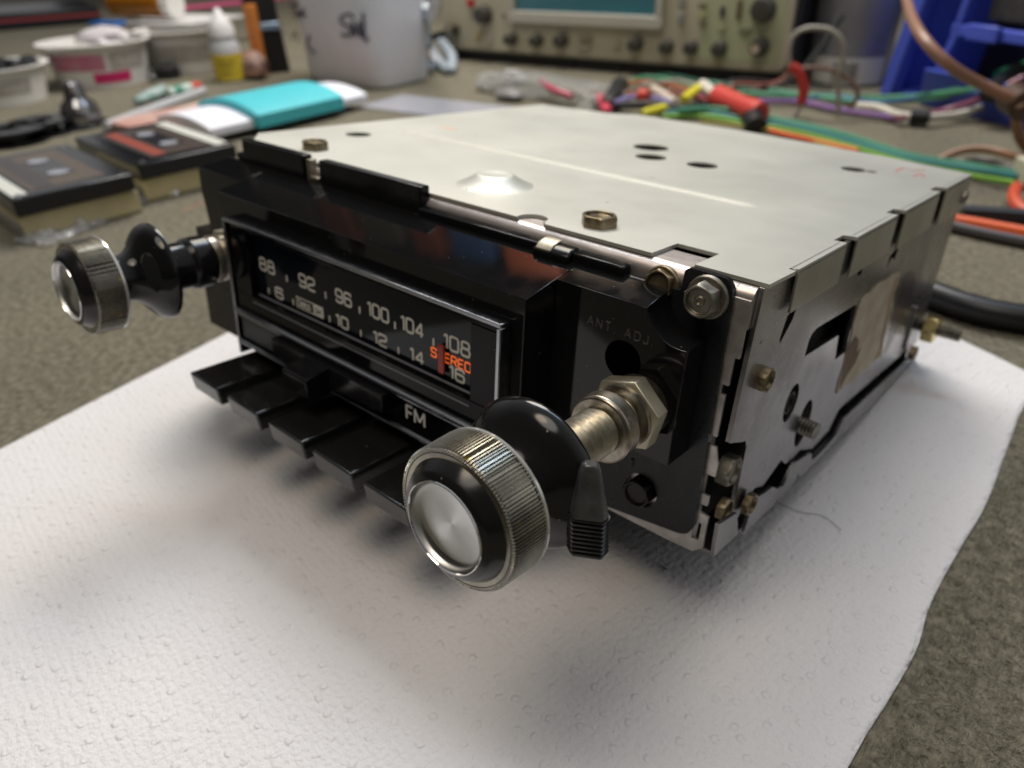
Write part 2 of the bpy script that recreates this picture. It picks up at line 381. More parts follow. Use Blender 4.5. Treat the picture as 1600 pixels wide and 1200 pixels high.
for j in range(NV):
    for i in range(NU):
        u = i / (NU - 1); p = Lp[j] * (1 - u) + Rp[j] * u
        ed = min(u, 1 - u, j / NV, 1 - j / NV)
        z = .5 + .5 * mn.noise(Vector((p[0] / 34, p[1] / 42, 0))) + .1 * mn.noise(Vector((p[0] / 11, p[1] / 13, 3)))
        z = max(.25, z) + max(0, (.03 - ed)) * 2 * (1 + .8 * mn.noise(Vector((p[0] / 20, p[1] / 20, 9))))
        if -186 < p[0] < 5 and -20 < p[1] < 8: z = .2
        jag = .07 * mn.noise(Vector((p[1] / 2.2, p[0] / 3, 5))) if i in (0, NU - 1) else 0
        vs.append((p[0] + jag, p[1], z))
fs = [(j * NU + i, j * NU + i + 1, (j + 1) * NU + i + 1, (j + 1) * NU + i) for j in range(NV - 1) for i in range(NU - 1)]
tw.add(vs, fs)
two = tw.build('paper_towel', TOWEL); tag(two, 'white embossed paper towel lying flat under the car radio', 'paper towel')
sol = two.modifiers.new('thick', 'SOLIDIFY'); sol.thickness = .18 * U; sol.offset = -1

# ------------------------------------------------------------------ the radio
BASE_R = V(-92, 75, -67)
radio = bpy.data.objects.new('car_radio', None); col.objects.link(radio); radio.empty_display_size = .01
bw = MT @ (BASE_R - ORG)
radio.matrix_world = Matrix([list(MT[0]) + [bw[0] * U], list(MT[1]) + [bw[1] * U], list(MT[2]) + [bw[2] * U], [0, 0, 0, 1]])
radio['_o'] = [float(q) for q in BASE_R]
radio['label'] = 'old black and zinc car radio with shaft knobs and push buttons, on the paper towel'
radio['category'] = 'car radio'
def part(mb, name, m, parent=radio, **k):
    return mb.build(name, m, parent, origin=BASE_R, **k)

# chassis
p = MB(); prof = [(-1.8, -62), (-1.8, -3.6)] + arc(.9, -3.6, 2.7, 180, 90, 8)[1:] + [(8, -.9), (8, -2.2), (3, -2.2), (3, -60), (3, -62)]
p.prism(prof, 0, -167.5, -4.8); p.prism([(a, b) for a, b in prof if b > -10] + [(3, -9), (-1.8, -9)], 0, -4.7, -1.1)
chassis = part(p, 'chassis_front', ROLL)
p = MB(); p.box(-177, -6, 10, 150, -60, -5); inner = part(p, 'interior_shade_box', DARK)  # near-black box stands in for the shaded interior behind the holes
p = MB(); p.box(-181, -180, 13, 152, -66, -.9); p.box(-180, -1.2, 151, 152, -66, -.9); p.box(-180, -.2, 4, 151, -65.6, -64.6)
p.box(-150, -40, 8, 14, -83 + 2, -65.6)
shell = part(p, 'bottom_shell', SIDE, bevel=.2)
# metal strip seen right of the bezel
p = MB(); fpoly = [(-62, -61.5), (-62, -58), (-6, -57), (-5.5, -3.0), (-.9, -3.0), (-.9, -14.5), (-1.9, -14.5), (-1.9, -20.5), (-3.2, -20.5), (-3.2, -22.6), (-2.2, -22.6), (-2.2, -32), (-3.6, -32), (-3.6, -34.2), (-2.0, -34.2),
     (-1.0, -38), (-1.0, -41), (-3.4, -41), (-3.4, -46), (-1.4, -46), (-1.4, -48.5), (-3, -48.5), (-3, -50.5), (-.6, -51), (-.6, -59), (-2.6, -61), (-8, -61.4)]
p.plate(fpoly, [rnd([(-3.6, -53.4), (-1.8, -53.2), (-1.8, -57.6), (-3.6, -57.8)], .3)], lambda a, b, c: (a, -2.2 - c, b), .6)
strip = part(p, 'front_strip', FRONTM, bevel=.12)
# top cover
holes = [circ(-163.5, 38.7, 4.3), circ(-88.5, 104.5, 6.1), circ(-79, 89, 5.0), circ(-61.7, 91, 4.8), circ(-27.5, 126.5, 3.9), circ(-22.3, 127.5, 1.7, 14)]
outl = [(-183.5, 13), (-167, 0), (-151, 0)] + [(-59.2, 0)] + arc(-55.8, 1.6, 3.5, 205, -5, 12)[:] + [(-51.6, 1.2), (-51.2, 0), (-23.8, 0), (-23.7, 9.9), (-14.2, 9.9), (-14.3, .1), (0.7, .1), (.9, 11.4), (-.6, 11.6), (-.6, 12.6), (.9, 12.8)]
for yn in (46.0, 82.0, 121.5):
    outl += [(.9, yn - 7), (-1.9, yn - 7.2), (-1.9, yn - 1.5), (-.4, yn - .8), (.9, yn - .6)]
outl += [(.9, 152), (-25, 160), (-61, 166.5), (-88, 171), (-137, 172), (-147, 164), (-182, 160)]
p = MB(); p.plate(outl, holes, lambda a, b, c: (a, b, -.8 + c), .8)
cover = part(p, 'top_cover', COVER, bevel=.12)
p = MB(); L0, L1 = V(-161.5, 56.6, 0), V(-26, 53.2, 0); ax_ = unit(L1 - L0); nx = np.cross(V(0, 0, 1), ax_); vs = []; fs = []; K = 60; hw = 1.5
for i in range(K + 1):
    q = L0 + (L1 - L0) * i / K; e = min(1, math.sqrt(max(0, min(i, K - i) * 136 / K / 1.5)) + .02)
    for s_, hh in ((-1, -.05), (-.7, .28), (-.25, .5), (.25, .5), (.7, .28), (1, -.05)): vs.append(q + nx * s_ * hw * e + V(0, 0, hh * e))
for i in range(K):
    for k in range(5): fs.append((i * 6 + k, i * 6 + k + 1, i * 6 + 7 + k, i * 6 + 6 + k))
p.add(vs, fs); part(p, 'pressed_rib', BEADM, cover)
p = MB(); p.add([(-166, 163, -.8), (-156, 163, -.8), (-160.5, 166, 5), (-166, 165, -.8), (-156, 165, -.8), (-160.5, 167, 5)], [(0, 1, 2), (3, 5, 4), (0, 3, 4, 1), (1, 4, 5, 2), (2, 5, 3, 0)]); part(p, 'bent_tab', COVER, cover)
p = MB(); p.lathe([(-.1, 10.5), (.15, 9.6), (.7, 8.4), (1.8, 6.2), (2.5, 5.2), (2.75, 4.6), (2.8, 4.0), (2.65, 3.3), (2.65, 0)], (-83.5, 19.6, 0), (0, 0, 1), 48)
part(p, 'pressed_dimple', COVER, cover)
# folded flanges of the cover down the right side
def flange(y0, y1, zb):
    q = MB(); pr = [(-.6, -.8)] + [(-.6, 0)] + arc(-.2, -1.4, 1.4, 90, 0, 5) + [(1.25, zb), (.6, zb), (.6, -1.6), (.2, -.9)]
    q.prism([(a, b) for a, b in pr], 1, y0, y1); return q
flg = [(12.6, 38.5, -8.9), (46, 74.5, -9.4), (82, 113.6, -10.2), (121.6, 152.4, -11.2)]
for y0, y1, zb in flg: part(flange(y0, y1, zb), 'folded_flange', FLG, cover, bevel=.15)
p = MB()
for a, b, w_, h_ in ((41.0, -6.6, .8, 1.5), (58, -10.6, .9, 2.5),): p.box(1.3, 1.33, a, a + w_, b - h_, b)
# cover screws
def hexscrew(c, d, r, h, m, parent, washer=0, dish=True, spin=10):
    q = MB(); q.hexa(c, d, r, h, spin); z = unit(d); c = np.array(c, float)
    if washer: q.lathe([(-.05, washer), (.7, washer), (1.0, washer * .9), (1.0, 0)], c, d, 32)
    o = part(q, 'hex_screw', m, parent, bevel=.25)
    return o
def dished(c, d, r, h, m, parent, washer=0, spin=10, ring=False):
    c = np.array(c, float); q = MB(); x, y, z = frame_of(d); vs = []
    if washer: q.lathe([(-.05, washer), (.5, washer), (.95, washer * .93), (1.0, r * .9)], c, d, 40)
    lv = [(0, 1.0, 6), (h * .86, 1.0, 6), (h, .86, 0), (h, .74, 0), (h - .7, .66, 0), (h - .7, .30, 0)] + ([(h - .35, .26, 0), (h - .35, .16, 0), (h - .7, .12, 0)] if ring else []) + [(h - .7, .01, 0)]
    n_ = 48
    for t, s_, hx in lv:
        for k in range(n_):
            a = 2 * math.pi * k / n_; rad = r * s_
            if hx: 
                am = (a + math.pi / 6) % (math.pi / 3) - math.pi / 6; rad = min(r, r * math.cos(math.pi / 6) / math.cos(am)) * s_
            aa = a + math.radians(spin); vs.append(c + z * t + (x * math.cos(aa) + y * math.sin(aa)) * rad)
    fs = [(i * n_ + k, i * n_ + (k + 1) % n_, (i + 1) * n_ + (k + 1) % n_, (i + 1) * n_ + k) for i in range(len(lv) - 1) for k in range(n_)]
    q.add(vs, fs); return part(q, 'hex_screw', m, parent, bevel=.12)
dished((-42.6, 8.6, 0), (0, 0, 1), 4.2, 2.4, BRASS, cover, spin=12)
dished((-150, 11.5, 0), (0, 0, 1), 4.2, 2.5, BRASS, cover, spin=30)
# small marks on the cover (orange dab, red pen mark)
p = MB(); a = un(2, 0, 690, 198); b = un(2, 0, 713, 203); p.tube([a + V(0, 0, .1), b + V(0, 0, .1)], .9, 6)
for v in p.v: v[2] = .03 + (v[2]) * .05
part(p, 'orange_dab', mat('orange_dab', (.75, .45, .25), .6), cover)
p = MB(); p.tube([un(2, .1, *q) for q in [(1400, 267), (1412, 262), (1425, 266), (1445, 265)]], .45, 5); p.tube([un(2, .1, *q) for q in [(1428, 275), (1440, 271), (1444, 276)]], .4, 5)
for v in p.v: v[2] = .03 + (v[2]) * .06
part(p, 'red_pen_mark', mat('red_pen', (.55, .12, .12), .6), cover)

# right side panel
A = [(0, -.9), (152.5, -.9), (154, -30), (155, -60), (148, -58.8), (110, -57), (76, -55.3), (73.5, -56), (70, -60.3), (58, -61), (47, -56.5), (43.5, -57.5), (38, -56.5), (34, -53.4), (25, -56.6), (19.5, -54.5), (10.8, -60.8),
     (9, -59.5), (8.4, -38.4), (7.2, -36.2), (5.8, -35.9), (1.5, -34.2), (-1.2, -33.2), (-.6, -16)]
slot = [(32.3, -25.1), (32.4, -21.3), (33.4, -19.9), (36, -19.2), (62.5, -20.6), (63.5, -21.5), (64.6, -34.4), (57.2, -34.2), (54.6, -26.6)]
hA = [slot, circ(30.8, -36.4, 3.9, 24, 4.9), circ(44.4, -47.5, 4.4, 26, 6.6), [(15, -10.5), (17, -9.4), (19.5, -9.4), (18.6, -12.2), (14.4, -16.4), (13.6, -15.2)],
      [(56.5, -10.6), (60.0, -9.9), (59.8, -12.2), (56.8, -11.8)], [(82.5, -12.5), (90, -10.2), (88.2, -14.6), (85, -13.3), (82.2, -16)]]
p = MB(); p.plate(A, hA, lambda a, b, c: (-1.0 + c, a, b), 1.0)
side = part(p, 'side_panel', SIDE, bevel=.15)
B = [(16, -65.6), (17.3, -59.5), (19.3, -56.6), (25, -58), (29, -58.4), (33, -61), (37.5, -62.3), (40, -59.2), (42.5, -57.7), (50, -59.2), (54.7, -60.4), (57, -63.8), (61, -64.3), (68, -64.3), (75.5, -63.4), (78.6, -59.4), (110, -60.6), (154, -62.6), (156, -66.8), (50, -66.2), (47.5, -63.6), (45.5, -65.9)]
p = MB(); p.plate(B, [], lambda a, b, c: (.25 + c, a, b), .8)
p.plate([(-2.4, -51.8), (7.0, -53.8), (10.4, -61.6), (-1.6, -60.6)], [], lambda a, b, c: (.9 + c, a, b), .8)
part(p, 'bottom_flange', SIDE, bevel=.15)
p = MB(); lab = [(64.8, -20.2), (68, -19.4), (73, -19.7), (77, -18.7), (84, -19.3), (91, -19.0), (98.5, -20), (99.6, -24), (98.6, -27), (101, -31), (100.2, -34), (103, -39), (102.4, -43), (106.5, -49), (99, -48.2), (93, -48.9), (88, -47.8), (79, -48.4), (73, -47.2), (66.5, -47.6), (65.7, -43), (66.6, -39), (65.2, -34.5), (65.9, -30), (64.3, -26)]
q = MB(); q.plate(rnd([(65.4, -33), (69, -31), (73.5, -33.5), (75.5, -38), (79, -37), (77, -41.5), (72, -43.5), (68, -46.8), (66.6, -43), (67, -39)], .6, 2), [], lambda a, b, c: (c + .25, a, b), .05); part(q, 'brown_stain', mat('brown_stain', (.20, .13, .075), .7, color2=(.12, .08, .05), vscale=260), side)
q = MB(); q.plate(rnd([(95, -21.5), (98.4, -22), (98.6, -30), (102.4, -42), (105, -48.4), (97, -48), (100, -44), (97, -36), (95.5, -28)], .6, 2), [], lambda a, b, c: (c + .25, a, b), .05); part(q, 'brown_stain', mat('tan_stain', (.40, .29, .18), .7, color2=(.27, .19, .12), vscale=200), side)
p.plate(rnd(lab, .8, 2), [], lambda a, b, c: (c + .02, a, b), .22); part(p, 'label_remnant', LABELM, side)
p = MB(); p.plate(rnd([(106, -22), (116, -24), (124, -30), (120, -42), (112, -50), (109.5, -49.5), (106, -38)], 3, 4), [], lambda a, b, c: (c + .01, a, b), .03); part(p, 'glue_stain', mat('purple_stain', (.075, .055, .07), .3, metal=.4), side)
dished((0, 8.6, -22.1), (1, 0, 0), 2.9, 1.7, BRASS, side, spin=5)
dished((-2.2, 31.0, -36.6), (1, 0, 0), 3.2, 1.9, DBOLT, side, spin=25)
dished((.6, 14.0, -55.2), (1, 0, 0), 2.8, 1.8, BRASS, side, spin=15)
dished((-1.2, 4.2, -52.2), (1, 0, 0), 2.8, 1.9, BRASS, side, spin=0)
dished((-2.6, 4.0, -42.4), (1, 0, 0), 3.6, 3.0, STEELB, side, spin=20)
dished((1.0, 147.5, -6.4), (1, 0, 0), 2.3, 1.4, STEELB, side, spin=20)
dished((.4, 146, -60.5), (1, 0, 0), 2.7, 2.2, BRASS, side, spin=20)
def threaded(c, d, r, L_, pitch=.8, n=40):
    c = np.array(c, float); pr = [(0, r)]; t = 0
    while t < L_: pr += [(t + pitch * .5, r * .885 if r > 3 else r * .85), (t + pitch, r)]; t += pitch
    pr += [(t, r * .85), (t, 0)]
    q = MB(); q.lathe(pr, c, d, n); return q
part(threaded((-2, 45.3, -48.6), (1, -.10, 0), 2.3, 4.6, .9, 20), 'threaded_stud', STEELB, side)
q = MB(); q.plate(rnd([(133, -40), (149, -40), (149, -56.5), (135, -56.5)], 2), [], lambda a, b, c: (c + .05, a, b), .8); part(q, 'rear_bracket', SIDE, side, bevel=.2)
hexscrew((3.0, 142.5, -49.0), (1, 0, 0), 4.9, 4.2, mat('gold_nut', (.78, .64, .30), .25, metal=1, rvar=.05), side, spin=0)
part(threaded((.9, 142.5, -49.0), (1, 0, 0), 2.1, 12.5, 1.2, 20), 'threaded_stud', STEELB, side)

# bezel ------------------------------------------------------------
def zt(y): return -8.3 + .2165 * (y + 21.3)
p = MB()
def slab(x0, x1, y0, y1, zb): p.prism([(y0, zt(y0)), (y1, zt(y1)), (y1, zb), (y0, zb)], 0, x0, x1)
# centre nose: full height right of the left nut, an overhang above it
xb0, xb1 = -151.8, -37.8
pol = [(xb1, -52), (xb1, -8.3), (xb0, -8.3), (xb0, -14.5)] + [(-151, -16.3), (-148.5, -17.6), (-145.6, -19.5), (-144.3, -23)] + [(-144.3, -52)]
def sheared(poly, y0, y1, zc):               # extrude along y, the top edge rising with the slope
    n_ = len(poly); vs = [(x, y0, z) for x, z in poly] + [(x, y1, z + (.2165 * (y1 - y0) if z > zc else 0)) for x, z in poly]
    return vs, [tuple(range(n_)), tuple(range(2 * n_ - 1, n_ - 1, -1))] + [(i, n_ + i, n_ + (i + 1) % n_, (i + 1) % n_) for i in range(n_)]
p.add(*sheared(pol, -21.3, -3.2, -9))
# right panel with its scooped corner round the bolt
sca = arc(-8.6, -3.9, 8.3, 196, 278, 14)
pol = [(-37.7, -37), (-37.7, zt(-12.0))] + [(-16.6, zt(-12.0))] + sca[1:] + [(-7.3, -12.1), (-7.3, -37)]
p.add(*sheared(pol, -12.0, -3.1, zt(-12) - .3))
# left wing
pol = [(-151.9, -30), (-151.9, zt(-13.5)), (-175.5, zt(-13.5)), (-175.5, -14), (-174, -20), (-173, -26.5), (-183, -26.5), (-183, -60), (-144.4, -60), (-144.4, -30)]
p.add(*sheared(pol, -13.5, -3.3, zt(-13.5) - .3))
bezel = part(p, 'bezel', PLASTIC, bevel=.45, seg=3)
p = MB(); fl = [(-62, -60.6), (-26, -60.3), (-6, -57.6)] + [(-4, -56.6), (-3, -54)] + [(-4.2, -1.6), (-5.6, .3), (-13.2, .5), (-14.2, -.2), (-14.4, -4.4), (-37, -4.8), (-37, -37), (-62, -37)]
hb = circ(-16.6, -51.6, 4.1, 26)
p.plate(rnd(fl, .8, 3), [hb], lambda a, b, c: (a, -2.9 - .9 + c, b), .9 + .6)
part(p, 'mounting_flange', FLANGE, bezel, bevel=.3)
p = MB(); p.lathe([(0, 8.2), (.35, 7.9), (.4, 7.4)], (-8.6, -3.85, -3.9), (0, -1, 0), 40); 
dished((-8.7, -3.8, -4.0), (0, -1, 0), 3.45, 4.0, STEELB, bezel, washer=4.25, spin=12, ring=True)
dished((-16.6, -2.6, -51.6), (0, -1, 0), 3.6, 3.4, DBOLT, bezel, spin=22)
dished((-19.2, -2.4, -4.9), (0, -.97, .22), 3.3, 2.4, BRASS, chassis, washer=3.9, spin=10)
# ledges along the rear of the nose
p = MB()
p.box(-166, -134.8, -3.6, -.35, -5.5, 2.1); p.box(-169.8, -165.9, -3.3, -.35, -6.8, -2.2)
p.box(-127.6, -86.9, -3.6, -.35, -5.2, 2.0)
p.prism([(-4.6, -5.2), (-4.6, -2.9), (-1.9, -2.5), (-1.9, -5.2)], 0, -86.8, -49)
p.prism([(-6.4, -5.4), (-6.4, -3.6), (-4.8, -2.4), (-1.9, -2.2), (-1.9, -5.4)], 0, -49, -39.6)
p.prism([(-4.8, -5.2), (-4.8, -2.8), (-1.9, -2.4), (-1.9, -5.2)], 0, -39.6, -27)
part(p, 'rear_ledge', PLASTIC_SATIN, bezel, bevel=.45, seg=3)
p = MB(); p.prism([(-6.2, -3.2), (-5.0, -2.2), (-3.2, -1.75), (-2.0, -1.7), (-2.0, -2.1), (-3.4, -2.2), (-5.1, -2.7), (-6.3, -3.7)], 0, -48.3, -44.2)
part(p, 'spring_clip', NUTM, bezel, bevel=.2)
p = MB(); p.prism([(-133.6, -4.4), (-129, -4.4), (-129, -3.2), (-131.9, -3.2), (-131.9, 1.3), (-133.6, 1.3)], 1, -3.4, -1); part(p, 'spring_clip', NUTM, bezel, bevel=.2)
# trimmer hole in the right panel: flat disc, the hole's shade painted black
p = MB(); p.lathe([(0, 4.1), (.06, 4.1), (.06, 0)], (-20.3, -12.0, -18.3), (0, -1, 0), 36); part(p, 'trimmer_hole_disc', mat('hole_shade', (.0015, .0015, .0015), 1, spec=0), bezel)

# lettering --------------------------------------------------------
G = {
 '0': (1, [(True, [(0, 0), (1, 0), (1, 1.4), (0, 1.4)])]), 'O': (1.05, [(True, [(0, 0), (1.05, 0), (1.05, 1.4), (0, 1.4)])]),
 '1': (.42, [(False, [(.02, 1.22), (.4, 1.4), (.4, 0)])]),
 '2': (1, [(False, [(0, 1.08), (0, 1.4), (1, 1.4), (1, .78), (.0, .5), (0, 0), (1.02, 0)])]),
 '4': (1.05, [(False, [(.78, 0), (.78, 1.4), (0, .36), (1.05, .36)])]),
 '6': (1, [(False, [(.96, 1.12), (.96, 1.4), (0, 1.4), (0, 0), (1, 0), (1, .8), (.03, .8)])]),
 '9': (1, [(False, [(.04, .28), (.04, 0), (1, 0), (1, 1.4), (0, 1.4), (0, .6), (.97, .6)])]),
 '8': (1, [(True, [(0, 0), (1, 0), (1, .74), (0, .74)]), (True, [(.06, .74), (.94, .74), (.94, 1.4), (.06, 1.4)])]),
 'S': (1, [(False, [(0, .3), (0, 0), (1, 0), (1, .72), (0, .72), (0, 1.4), (1, 1.4), (1, 1.1)])]),
 'T': (.9, [(False, [(0, 1.4), (.9, 1.4)]), (False, [(.45, 1.4), (.45, 0)])]),
 'E': (.85, [(False, [(.85, 1.4), (0, 1.401), (0, 0), (.85, 0)]), (False, [(0, .72), (.78, .72)])]),
 'R': (1, [(False, [(0, 0), (0, 1.4), (.98, 1.4), (.98, .66), (0, .66)]), (False, [(.55, .66), (1, 0)])]),
 'F': (.82, [(False, [(0, 0), (0, 1.4), (.82, 1.4)]), (False, [(0, .72), (.74, .72)])]),
 'M': (1.3, [(False, [(0, 0), (0, 1.4), (.65, .25), (1.3, 1.4), (1.3, 0)])]),
 'A': (1.05, [(False, [(0, 0), (.52, 1.4), (1.05, 0)]), (False, [(.2, .45), (.85, .45)])]),
 'N': (1, [(False, [(0, 0), (0, 1.4), (1, 0), (1, 1.4)])]),
 'D': (1, [(True, [(0, 0), (.7, 0), (1, .35), (1, 1.05), (.7, 1.4), (0, 1.4)])]),
 'J': (.7, [(False, [(0, .35), (0, 0), (.7, 0), (.7, 1.4)])]),
 'G': (1, [(False, [(1, 1.1), (1, 1.4), (0, 1.4), (0, 0), (1, 0), (1, .65), (.5, .65)])]),
 'e': (.85, [(False, [(.85, .15), (.8, 0), (0, 0), (0, .95), (.85, .95), (.85, .5), (.03, .5)])]),
 'l': (.12, [(False, [(.06, 0), (.06, 1.4)])]),
 'c': (.8, [(False, [(.8, .2), (.8, 0), (0, 0), (0, .95), (.8, .95), (.8, .75)])]),
 'o': (.85, [(True, [(0, 0), (.85, 0), (.85, .95), (0, .95)])]),
 '.': (.1, [(False, [(.0, 0), (.1, .02)])]), ' ': (.5, []),
}
def write(mb, s_, x, z, h, y, wt, xs=1, rr=.3, sq=.12, track=.34, slope=0, xmax=1e9):
    k = h / 1.4; lay = 0
    for ch in s_:
        wd, st = G[ch]
        for closed, pl in st:
            if ch in 'SOR02689GJeco': pl2 = rnd(pl, rr, 4, closed)
            elif ch == 'D': pl2 = pl
            else: pl2 = pl
            pts = [(x + a * k * xs, z + b * k + slope * (a * k * xs)) for a, b in pl2]
            if closed: pts.append(pts[0])
            pts = [q for q in pts if q[0] < xmax]
            if len(pts) < 2: continue
            sub = MB()
            P = [V(a, 0, b) for a, b in pts]
            if wd and not closed and ch not in 'SOR02689GJeco':   # sharp corners: separate straight strokes
                for i in range(len(P) - 1): sub.tube([P[i], P[i + 1]], wt, 8)
            else: sub.tube(P, wt, 8)
            for v in sub.v: v[1] = y + v[1] * sq + lay * .003
            mb.add(sub.v, sub.f); lay += 1
        x += (wd + track) * k * xs
    return x
p = MB(); p.box(-142.5, -42.5, -24.0, -21.2, -39.0, -34.2); p.box(-142.5, -42.5, -24.0, -21.2, -16.0, -14.6)
p.box(-142.5, -134.6, -24.0, -21.2, -34.2, -16.0); p.box(-49.8, -42.5, -24.0, -21.2, -34.2, -16.0); p.box(-142.5, -42.5, -24, -21.25, -51, -39)
dialb = part(p, 'dial_surround', mat('dial_black', (.004, .004, .0045), .09, specks=((.12, .12, .11), 300, .04), spec=.14), bezel, bevel=.2)
p = MB(); p.box(-135.2, -49, -21.45, -21.3, -35, -15); dial = part(p, 'dial_scale', GLASS_DIAL, bezel, smooth=False)
YT = -21.5
p = MB(); H1 = 3.3
def zrow(x): return -25.9 + (x + 130) * .004
for s_, x0, x1 in (('88', -133.0, -125.6), ('92', -114.5, -107.4), ('96', -99.0, -92.6), ('100', -86.6, -78.6), ('104', -74.6, -66.6), ('108', -60.5, -52.0)):
    wtot = sum(G[c][0] for c in s_) + .34 * (len(s_) - 1); k = H1 / 1.4; write(p, s_, x0 + .2, zrow(x0) - .2, H1, YT, .30, xs=(x1 - x0) / (wtot * k) * .93, xmax=-50.3)
for s_, x0, x1 in (('6', -126.5, -122.8), ('10', -99.6, -94.3), ('12', -84.9, -79.6), ('14', -71.7, -66.6), ('16', -58.7, -53.6)):
    wtot = sum(G[c][0] for c in s_) + .34 * (len(s_) - 1); k = 2.9 / 1.4; write(p, s_, x0 + .2, -32.6, 2.9, YT, .30, xs=(x1 - x0) / (wtot * k) * .9)
for x_ in (-120.2, -103.2, -89.6, -76.6, -63.6): p.box(x_ - .28, x_ + .28, YT - .02, YT + .02, -26.6, -24.8)
for x_ in (-129.8, -118.2, -102.2, -89.6, -75.6, -60.6): p.box(x_ - .28, x_ + .28, YT - .02, YT + .02, -32.7, -31.0)
# maker's badge: an outlined and a solid block with lettering
bx = MB(); 
for q in ((-116.6, -109.0, -29.85, -29.6), (-116.6, -109.0, -32.75, -32.5), (-116.6, -116.3, -32.5, -29.85), (-109.0, -104.8, -32.75, -29.6)): p.box(q[0], q[1], YT - .02, YT + .02, q[2], q[3])
write(p, 'Delco', -115.7, -32.0, 1.75, YT, .17, xs=.86, rr=.2, track=.3)
part(p, 'scale_figures', INK, dial, smooth=False)
p = MB(); write(p, 'GM', -108.1, -31.9, 1.3, YT - .06, .12, xs=.9, rr=.2); part(p, 'badge_letters', mat('ink_dark', (.01, .01, .012), .5), dial)
p = MB(); write(p, 'STEREO', -64.3, -29.3, 2.15, YT - .02, .24, xs=1.08, rr=.3, track=.36, xmax=-50.3); part(p, 'stereo_lettering', INKO, dial)
p = MB(); p.box(-61.3, -59.3, -22.5, -21.9, -32.2, -25.1); part(p, 'dial_pointer', REDP, bezel, bevel=.4)
# a thin lens strip under the scale window
p = MB(); p.prism([(-24.1, -35.9), (-24.1, -35.6), (-21.6, -33.9), (-21.6, -34.3)], 0, -134.5, -49.9); part(p, 'window_sill', mat('grey_edge', (.11, .115, .13), .3), bezel)
# chrome frame
p = MB(); YC0, YC1 = -24.9, -21.4
def rail(a, b, c, d, y0=YC0): p.box(a, b, y0, YC1, c, d)
rail(-144.2, -40.9, -14.5, -13.5); rail(-144.2, -143.2, -54.4, -14.5); rail(-42.0, -40.9, -50.6, -14.5)
p.prism([(-24.9, -39.3), (-25.8, -39.9), (-25.8, -40.3), (-24.9, -40.7), (-24.0, -40.7), (-24.0, -39.3)], 0, -143.1, -42.1)
p.prism([(-24.9, -49.4), (-25.6, -49.9), (-25.6, -50.3), (-24.9, -50.7), (-24.0, -50.7), (-24.0, -49.4)], 0, -143.1, -42.1)
frame = part(p, 'chrome_frame', CHROME, bezel, bevel=.25)
p = MB(); p.box(-143.1, -42.1, -24.6, -24.0, -42.0, -41.5); part(p, 'trim_line', CHROME, bezel, bevel=.1)
# band slider
p = MB(); sl = [(-121.5, -41.6), (-106.2, -41.6), (-75.3, -41.6), (-75.3, -46.6), (-113, -48.8), (-121.5, -46.0)]
p.prism([(x, z) for x, z in sl], 1, -27.4, -23.9)
p.prism([(-26.9, -41.6), (-34.2, -42.9), (-34.6, -43.4), (-33.8, -48.6), (-26.9, -48.8)], 0, -106.0, -95.9)
part(p, 'band_slider', PLASTIC_SATIN, bezel, bevel=.4, seg=3)
p = MB(); p.box(-141.8, -124, -24.06, -24.0, -48.6, -42.8); part(p, 'grey_tape', mat('grey_insert', (.045, .05, .06), .4), bezel)
p = MB(); write(p, 'FM', -70.1, -46.9, 3.55, -24.25, .33, xs=.98, rr=.2, track=.35); part(p, 'band_lettering', INKW, bezel)
# raised lettering on the right panel and the figure on the flange
p = MB(); a = un(1, -12, 916, 521); b = un(1, -12, 1005, 551)
write(p, 'ANT. ADJ.', -29.2, -13.3, 1.75, -12.03, .17, xs=.98, rr=.2, sq=1.0, track=.72, slope=.0); part(p, 'raised_lettering', mat('raised_black', (.07, .068, .065), .35), bezel)
p = MB(); write(p, '1', -19.9, -46.6, 2.0, -3.83, .22, sq=1.0); part(p, 'raised_figure', mat('figure_black', (.008, .008, .008), .4), bezel)

# push buttons
BX = [(-142.0, -127.6), (-122.4, -108.2), (-103.0, -88.6), (-84.3, -69.6), (-65.3, -50.6)]
for x0, x1 in BX:
    p = MB(); p.prism([(-42.0, -54.4), (-16, -54.3), (-16, -60.0), (-41.0, -60.0)], 0, x0, x1)
    part(p, 'push_button', BUTTON, bevel=.55, seg=4)
p = MB(); p.box(-143, -42, -20, -3, -60, -55.2 + 3); part(p, 'button_guide', PLASTIC_SATIN, bevel=.3)

